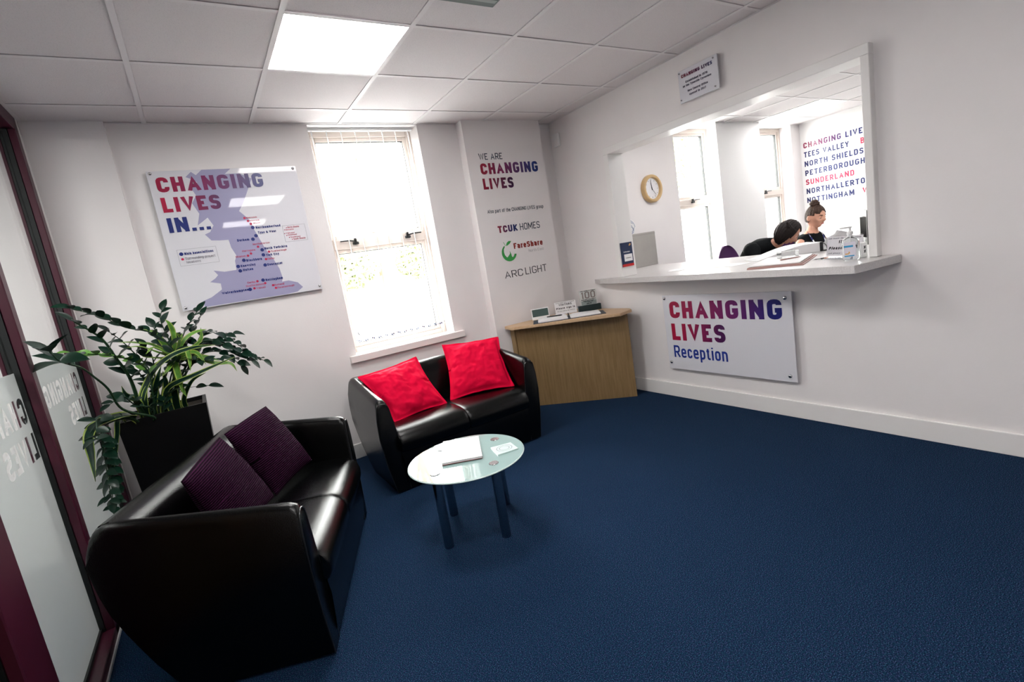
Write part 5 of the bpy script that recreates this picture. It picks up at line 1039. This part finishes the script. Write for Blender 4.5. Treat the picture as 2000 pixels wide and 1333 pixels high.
# woman upright, hair in a bun, holding papers
FB = Vector((-.20, -.98, 0)).normalized(); RB = Vector((-.98, .20, 0)).normalized()   # her right-hand side
office_chair('purple office chair under the woman with the bun', 6.03, -1.13, FB)
B0 = Vector((6.03, -1.13, 0)); 
def bp(f, r, z): v = B0 + FB * f + RB * r; return (v.x, v.y, z)
pb = empty('person', (B0.x, B0.y, 0), label='seated woman with hair in a bun, black sleeveless top and lanyard, reading held papers', cat='person')
def loc(o, par):  # joints are in world coordinates: shift mesh under the empty
    o.parent = par; o.matrix_parent_inverse = Matrix.Identity(4); o.location = -Vector(par.location); return o
J = [bp(0, 0, .56), bp(.015, 0, .72), bp(.02, 0, .86), bp(.03, 0, .985), bp(.035, 0, 1.05), bp(.055, 0, 1.125), bp(.075, 0, 1.19),
     bp(.03, .155, 1.025), bp(.05, .195, .86), bp(.22, .17, .83), bp(.345, .13, .90),
     bp(.03, -.155, 1.025), bp(.06, -.195, .87), bp(.23, -.16, .85), bp(.35, -.10, .93),
     bp(.03, .09, .54), bp(.42, .11, .56), bp(.44, .11, .12), bp(.55, .11, .05), bp(.03, -.09, .54), bp(.42, -.11, .56), bp(.44, -.11, .12), bp(.55, -.11, .05)]
E_ = [(0, 1), (1, 2), (2, 3), (3, 4), (4, 5), (5, 6), (4, 7), (7, 8), (8, 9), (9, 10), (4, 11), (11, 12), (12, 13), (13, 14), (0, 15), (15, 16), (16, 17), (17, 18), (0, 19), (19, 20), (20, 21), (21, 22)]
R_ = [(.11, .11), (.085, .085), (.085, .085), (.078, .078), (.062, .062), (.048, .048), (.046, .046), (.050, .050), (.040, .040), (.034, .034), (.024, .024), (.050, .050), (.040, .040), (.034, .034), (.024, .024)] + [(.085, .085), (.06, .06), (.04, .04), (.035, .03)] * 2
body = skin_mesh('body', J, E_, R_, M['skin'], None)
HB = frame((-.26, -.97), math.radians(14), math.radians(-3), bp(.10, 0, 1.252))
hobs = hand(bp(.345, .13, .90), FB * .7 + Vector((0, 0, .5)) - RB * .3, -RB, .35, M['skin'], 1) + hand(bp(.35, -.10, .93), FB * .7 + Vector((0, 0, .5)) + RB * .2, RB, .35, M['skin'], -1)
join_into(body, hobs); loc(body, pb); body.data.transform(Matrix.Identity(4))
# head is authored in world coordinates like the joints
make_head(body, HB, M['skin'])
def garment(name, rings, rv, m, parent):
    """elliptical rings (centre, up, half width, half depth) lofted along the spine"""
    rr = []
    for c, up, hw_, hd_ in rings:
        up = Vector(up).normalized(); s_ = (Vector(rv) - up * up.dot(Vector(rv))).normalized(); f_ = up.cross(s_)
        rr.append([Vector(c) + s_ * hw_ * math.copysign(abs(math.cos(a)) ** .8, math.cos(a)) + f_ * hd_ * math.copysign(abs(math.sin(a)) ** .85, math.sin(a)) for a in [2 * PI * k / 28 for k in range(28)]])
    o = MB().loft(rr).build(name, m, parent, smooth=True, angle=80); return o
top = garment('sleeveless_top', [(bp(0, 0, .52), (0, 0, 1), .155, .125), (bp(.01, 0, .70), (0, 0, 1), .130, .105), (bp(.02, 0, .84), (0, 0, 1), .140, .118), (bp(.02, 0, .94), (0, 0, 1), .150, .122), (bp(.02, 0, 1.01), (0, 0, 1), .168, .108), (bp(.02, 0, 1.05), (0, 0, 1), .170, .092), (bp(.025, 0, 1.075), (0, 0, 1), .145, .078), (bp(.03, 0, 1.09), (0, 0, 1), .108, .068), (bp(.035, 0, 1.098), (0, 0, 1), .070, .056)], RB, M['cloth_black'], body)
tr = skin_mesh('trousers', [J[0]] + J[15:23], [(0, 1), (1, 2), (2, 3), (3, 4), (0, 5), (5, 6), (6, 7), (7, 8)], [(.148, .12)] + [(.095, .095), (.072, .072), (.055, .055), (.048, .045)] * 2, M['cloth_black'], body)
hair_shell(HB, lambda p: (p.z > .055 - max(0, -p.y) * .2 and (p.y > -.082 or p.z > .078)) or (p.y > .015 and p.z > -.055) or (p.z > .022 and abs(p.x) > .060 and p.y > -.045), (.080, .102, .120), M['hair_brown'], body, fn=lambda p: Vector((p.x, p.y + .004, p.z + .003)))
bn = MB()
for k in range(3):
    r0 = .034 - .006 * k; bn.tube([(r0 * math.cos(a), .028 + r0 * .8 * math.sin(a), .122 + .013 * k + .004 * math.sin(3 * a)) for a in [2 * PI * q / 18 for q in range(19)]], .017 - .002 * k, 10)
bn.ellipsoid((0, .03, .122), (.036, .032, .034), 16, 10); bn.ellipsoid((.008, -.002, .132), (.022, .018, .018), 12, 8); bn.xform(HB); bn.build('hair_bun', M['hair_brown'], body, smooth=True, angle=180)
for sg, mids in ((1, [(.055, .070, 1.10), (.10, .085, 1.04), (.13, .060, .95), (.135, .01, .84)]), (-1, [(.055, -.065, 1.10), (.10, -.085, 1.04), (.13, -.055, .95), (.135, -.01, .84)])):
    path = catmull([bp(.0, sg * .02, 1.125)] + [bp(a + .010, b, c) for a, b, c in mids], 6); mb = MB(); n_ = len(path); rr = []
    for i, p in enumerate(path):
        d = (path[min(i + 1, n_ - 1)] - path[max(0, i - 1)]).normalized(); s_ = d.cross(FB).normalized() * .011
        rr.append([p - s_, p - s_ + FB * .002, p + s_ + FB * .002, p + s_])
    st = mb.loft(rr).build('lanyard', M['lanyard'], body)
    for k in range(8, n_ - 3, 5):
        p, q = path[k], path[k + 2]; d = (q - p).normalized(); s_ = d.cross(FB).normalized() * .008; f_ = FB * .0035
        MB().add([p - s_ + f_, p + s_ + f_, q + s_ + f_, q - s_ + f_], [(0, 1, 2, 3)]).__class__
        mm_ = MB(); mm_.add([p - s_ + f_, p + s_ + f_, q + s_ + f_, q - s_ + f_], [(0, 1, 2, 3)]); mm_.build('lanyard_print', M['paper'], st)
pa = (5.77, -1.40, .915)
ppr = empty('held_papers', pa, math.atan2(RB.y, RB.x), 'white sheets of paper held by the woman with the bun', 'paper')
for k, (ry, rx, dx) in enumerate(((12, -38, 0), (-14, -34, -.09), (4, -42, -.03))):
    mb = MB().box(-.105, .105, -.0005, .0005, -.06, .20); mb.xform(Matrix.Translation((dx - .02, -.004 * k, 0)) @ Matrix.Rotation(math.radians(ry), 4, 'Y') @ Matrix.Rotation(math.radians(rx), 4, 'X')); mb.build('sheet', M['paper'], ppr)

# woman bent forward, long dark hair, black cardigan
FA = Vector((0.0, -1.0, 0)); RA = Vector((-1.0, 0.0, 0))
A0 = Vector((5.15, -.97, 0))
office_chair('purple office chair with a rounded back behind the woman bent over the desk', 5.22, -1.00, FA)
def ap(f, r, z): v = A0 + FA * f + RA * r; return (v.x, v.y, z)
pa_ = empty('person', (A0.x, A0.y, 0), label='seated woman with long dark hair and black cardigan, bent forward over the desk', cat='person')
JA = [ap(.03, 0, .56), ap(.09, 0, .70), ap(.13, 0, .87), ap(.18, 0, 1.00), ap(.25, 0, 1.06), ap(.34, 0, 1.085), ap(.40, 0, 1.10),
      ap(.20, .165, 1.03), ap(.34, .23, .80), ap(.52, .16, .755), ap(.62, .06, .755), ap(.20, -.165, 1.03), ap(.36, -.22, .80), ap(.54, -.14, .755), ap(.63, -.05, .755),
      ap(.05, .09, .54), ap(.42, .11, .56), ap(.44, .11, .12), ap(.55, .11, .05), ap(.05, -.09, .54), ap(.42, -.11, .56), ap(.44, -.11, .12), ap(.55, -.11, .05)]
body2 = skin_mesh('body', JA, E_, R_, M['skin2'], None)
HA = frame((.80, -.60), math.radians(50), math.radians(6), ap(.45, .005, 1.168)) @ Matrix.Scale(.94, 4)
join_into(body2, hand(ap(.62, .06, .755), FA - RA * .2, Vector((0, 0, -1)), .25, M['skin2'], 1) + hand(ap(.63, -.05, .755), FA + RA * .2, Vector((0, 0, -1)), .25, M['skin2'], -1))
loc(body2, pa_)
make_head(body2, HA, M['skin2'])
RC = [(.155, .125), (.13, .105), (.142, .112), (.145, .10), (.085, .07), (.062, .062), (.052, .052), (.044, .044), (.034, .034), (.062, .062), (.052, .052), (.044, .044), (.034, .034)]
cg = garment('cardigan', [(ap(.02, 0, .50), (0, 0, 1), .16, .13), (ap(.06, 0, .64), (FA * .35 + Vector((0, 0, 1))), .145, .12), (ap(.09, 0, .80), (FA * .4 + Vector((0, 0, 1))), .165, .135), (ap(.13, 0, .93), (FA * .5 + Vector((0, 0, 1))), .185, .14), (ap(.18, 0, 1.02), (FA * .9 + Vector((0, 0, 1))), .200, .125), (ap(.235, 0, 1.065), (FA * 1.3 + Vector((0, 0, 1))), .165, .095), (ap(.285, 0, 1.08), (FA * 1.6 + Vector((0, 0, 1))), .095, .070), (ap(.325, 0, 1.085), (FA * 2 + Vector((0, 0, 1))), .066, .056)], RA, M['cloth_black'], body2)
for i0 in (7, 11):
    sg = 1 if i0 == 7 else -1
    MB().tube(catmull([ap(.17, sg * .115, 1.035), JA[i0], JA[i0 + 1], JA[i0 + 2], tuple(Vector(JA[i0 + 2]).lerp(Vector(JA[i0 + 3]), .8))], 6), [.078] * 3 + [.074] * 4 + [.060] * 6 + [.052] * 7 + [.044] * 5, 18).build('sleeve', M['cloth_black'], cg, smooth=True, angle=80)
skin_mesh('trousers', [JA[0]] + JA[15:23], [(0, 1), (1, 2), (2, 3), (3, 4), (0, 5), (5, 6), (6, 7), (7, 8)], [(.150, .12)] + [(.095, .095), (.072, .072), (.055, .055), (.048, .045)] * 2, M['cloth_black'], body2)
def long_hair(p):
    # lower back and sides hang to shoulder length
    if p.z < .02: p = Vector((p.x * (1.10 + .5 * min(.12, .02 - p.z)), p.y * 1.06 + .004, .02 - (.02 - p.z) * 1.18))
    return p
hair_shell(HA, lambda p: p.z > .070 or p.y > -.020 or (abs(p.x) > .056 and p.y > -.035 and p.z > -.075), (.083, .105, .121), M['hair_dark'], body2, fn=long_hair, ns=.007)
lk = MB()
for sg in (-1, 1):
    for k in range(3):
        base_ = HA @ Vector((sg * (.070 + .003 * k), .030 + .020 * k, .0)); mid_ = base_ + Vector((0, 0, -.045)) - FA * .02; end_ = base_ + Vector((0, 0, -.085 + .012 * k)) - FA * .03 - FA * (.008 * k)
        lk.tube(catmull([base_ + Vector((0, 0, .03)), base_, mid_, end_], 5), [.012] * 5 + [.017] * 5 + [.015 - .0025 * q for q in range(6)], 8)
lk.build('hair_lock', M['hair_dark'], body2, smooth=True, angle=180)

# ================= outside the windows =================
tag(MB().box(-30, 45, .24, 60, -.40, -.30).build('floor_outside', M['asphalt']), kind='structure')
rnd = random.Random(11)
def leaf_cloud(c, r, n_, size, m, name, parent, label=None):
    vs_ = []; fs = []
    for k in range(n_):
        th, ph, rr = rnd.uniform(0, 2 * PI), math.acos(rnd.uniform(-1, 1)), rnd.uniform(.45, 1) ** .5
        p = Vector((c[0] + r[0] * rr * math.sin(ph) * math.cos(th), c[1] + r[1] * rr * math.sin(ph) * math.sin(th), c[2] + r[2] * rr * math.cos(ph)))
        a = Vector((rnd.gauss(0, 1), rnd.gauss(0, 1), rnd.gauss(0, 1))).normalized() * size; b = a.orthogonal().normalized() * size * .5
        i = len(vs_); vs_ += [p - a, p + b, p + a, p - b]; fs.append((i, i + 1, i + 2, i + 3))
    me = bpy.data.meshes.new(name); me.from_pydata(vs_, [], fs); me.materials.append(m); o = bpy.data.objects.new(name, me); C.objects.link(o)
    if parent: o.parent = parent
    o['kind'] = 'stuff'; return o
def hedge(label, x0, x1, y, z0, z1):
    t = empty('hedge', ((x0 + x1) / 2, y, -.30), label=label, cat='hedge')
    leaf_cloud((0, 0, (z0 + z1) / 2 + .30), ((x1 - x0) / 2 * 1.1, .45, (z1 - z0) / 2), 2600, .09, M['foliage'], 'foliage', t)
    for k in range(4): MB().tube([(-.6 + .4 * k, 0, 0), (-.55 + .4 * k, .02, (z0 + .30) + .2)], .03, 8).build('stem', M['bark'], t)
hedge('leafy hedge outside the reception window, left of the bare trunk', 2.9, 4.1, 7.0, 1.25, 2.25)
hedge('leafy hedge outside the reception window, right of the bare trunk', 4.6, 5.6, 7.0, 1.25, 2.15)
def tree(label, x, y, h_, r, m, n_=1800):
    t = empty('tree', (x, y, -.30), label=label, cat='tree')
    MB().tube([(0, 0, 0), (.05, 0, h_ * .5), (0, .05, h_)], [.11, .09, .05], 10).build('trunk', M['bark'], t, smooth=True)
    for a in (.4, 2.3, 4.4): MB().tube([(0, 0, h_ * .7), (math.cos(a) * r * .6, math.sin(a) * r * .6, h_ + r * .3)], [.05, .02], 8).build('branch', M['bark'], t)
    leaf_cloud((0, 0, h_ + r * .5), (r, r, r), n_, .12, m, 'crown', t)
tree('slim tree with a bare trunk outside the reception window', 4.25, 7.2, 5.6, .9, M['foliage'], 900)
tree('tree with yellow-green leaves outside the first office window', 12.6, 6.6, 3.2, 1.3, M['foliage_y'])
# building across the yard
bd_ = empty('building', (37, 15, -.30), label='pale brick building with a grey roof across the yard, seen through the office windows', cat='building')
MB().box(-6, 6, -3, 3, 0, 4.2).build('wall', M['brick'], bd_)
MB().prism([(-3.3, 4.2), (3.3, 4.2), (0, 6.2)], -6.3, 6.3, lambda a, b, c: (c, a, b)).build('roof', M['slate'], bd_)
for k in range(4):
    f = MB().box(-4.6 + 2.6 * k, -3.4 + 2.6 * k, -3.06, -2.98, 1.5, 3.0).build('window_frame', M['white'], bd_)
    MB().box(-4.5 + 2.6 * k, -3.5 + 2.6 * k, -3.07, -3.055, 1.6, 2.9).build('pane', M['carglass'], f)
# parked car
cr = empty('car', (1.75, 4.9, -.30), math.radians(88), 'white parked hatchback outside the left edge of the reception window', 'car')
prof = [(-1.95, .28), (-2.0, .55), (-1.92, .85), (-1.45, .95), (-.95, 1.38), (.55, 1.42), (1.25, .98), (1.85, .88), (2.0, .60), (1.98, .28)]
mb = MB().prism(prof, -.82, .82, lambda a, b, c: (a, c, b)); bmesh.ops.bevel(mb.bm, geom=mb.bm.edges[:], offset=.05, segments=2, affect='EDGES'); mb.build('body', M['car'], cr, smooth=True)
for s_ in (-1, 1):
    MB().prism([(-1.35, .97), (-.93, 1.32), (-.30, 1.35), (-.30, .97)], s_ * .815, s_ * .828, lambda a, b, c: (a, c, b)).build('side_window', M['carglass'], cr)
    MB().prism([(-.24, .97), (-.24, 1.35), (.52, 1.36), (1.12, .99)], s_ * .815, s_ * .828, lambda a, b, c: (a, c, b)).build('side_window', M['carglass'], cr)
    for x in (-1.25, 1.25):
        wh = MB().lathe([(0, -.10), (.26, -.10), (.31, -.08), (.31, .08), (.26, .10), (0, .10)], 28, (x, s_ * .74, .31), 'y').build('wheel', M['tyre'], cr, smooth=True, angle=40)
        MB().lathe([(0, -.012), (.19, -.012), (.19, .012), (0, .012)], 20, (x, s_ * .845, .31), 'y').build('hubcap', M['stud'], wh)
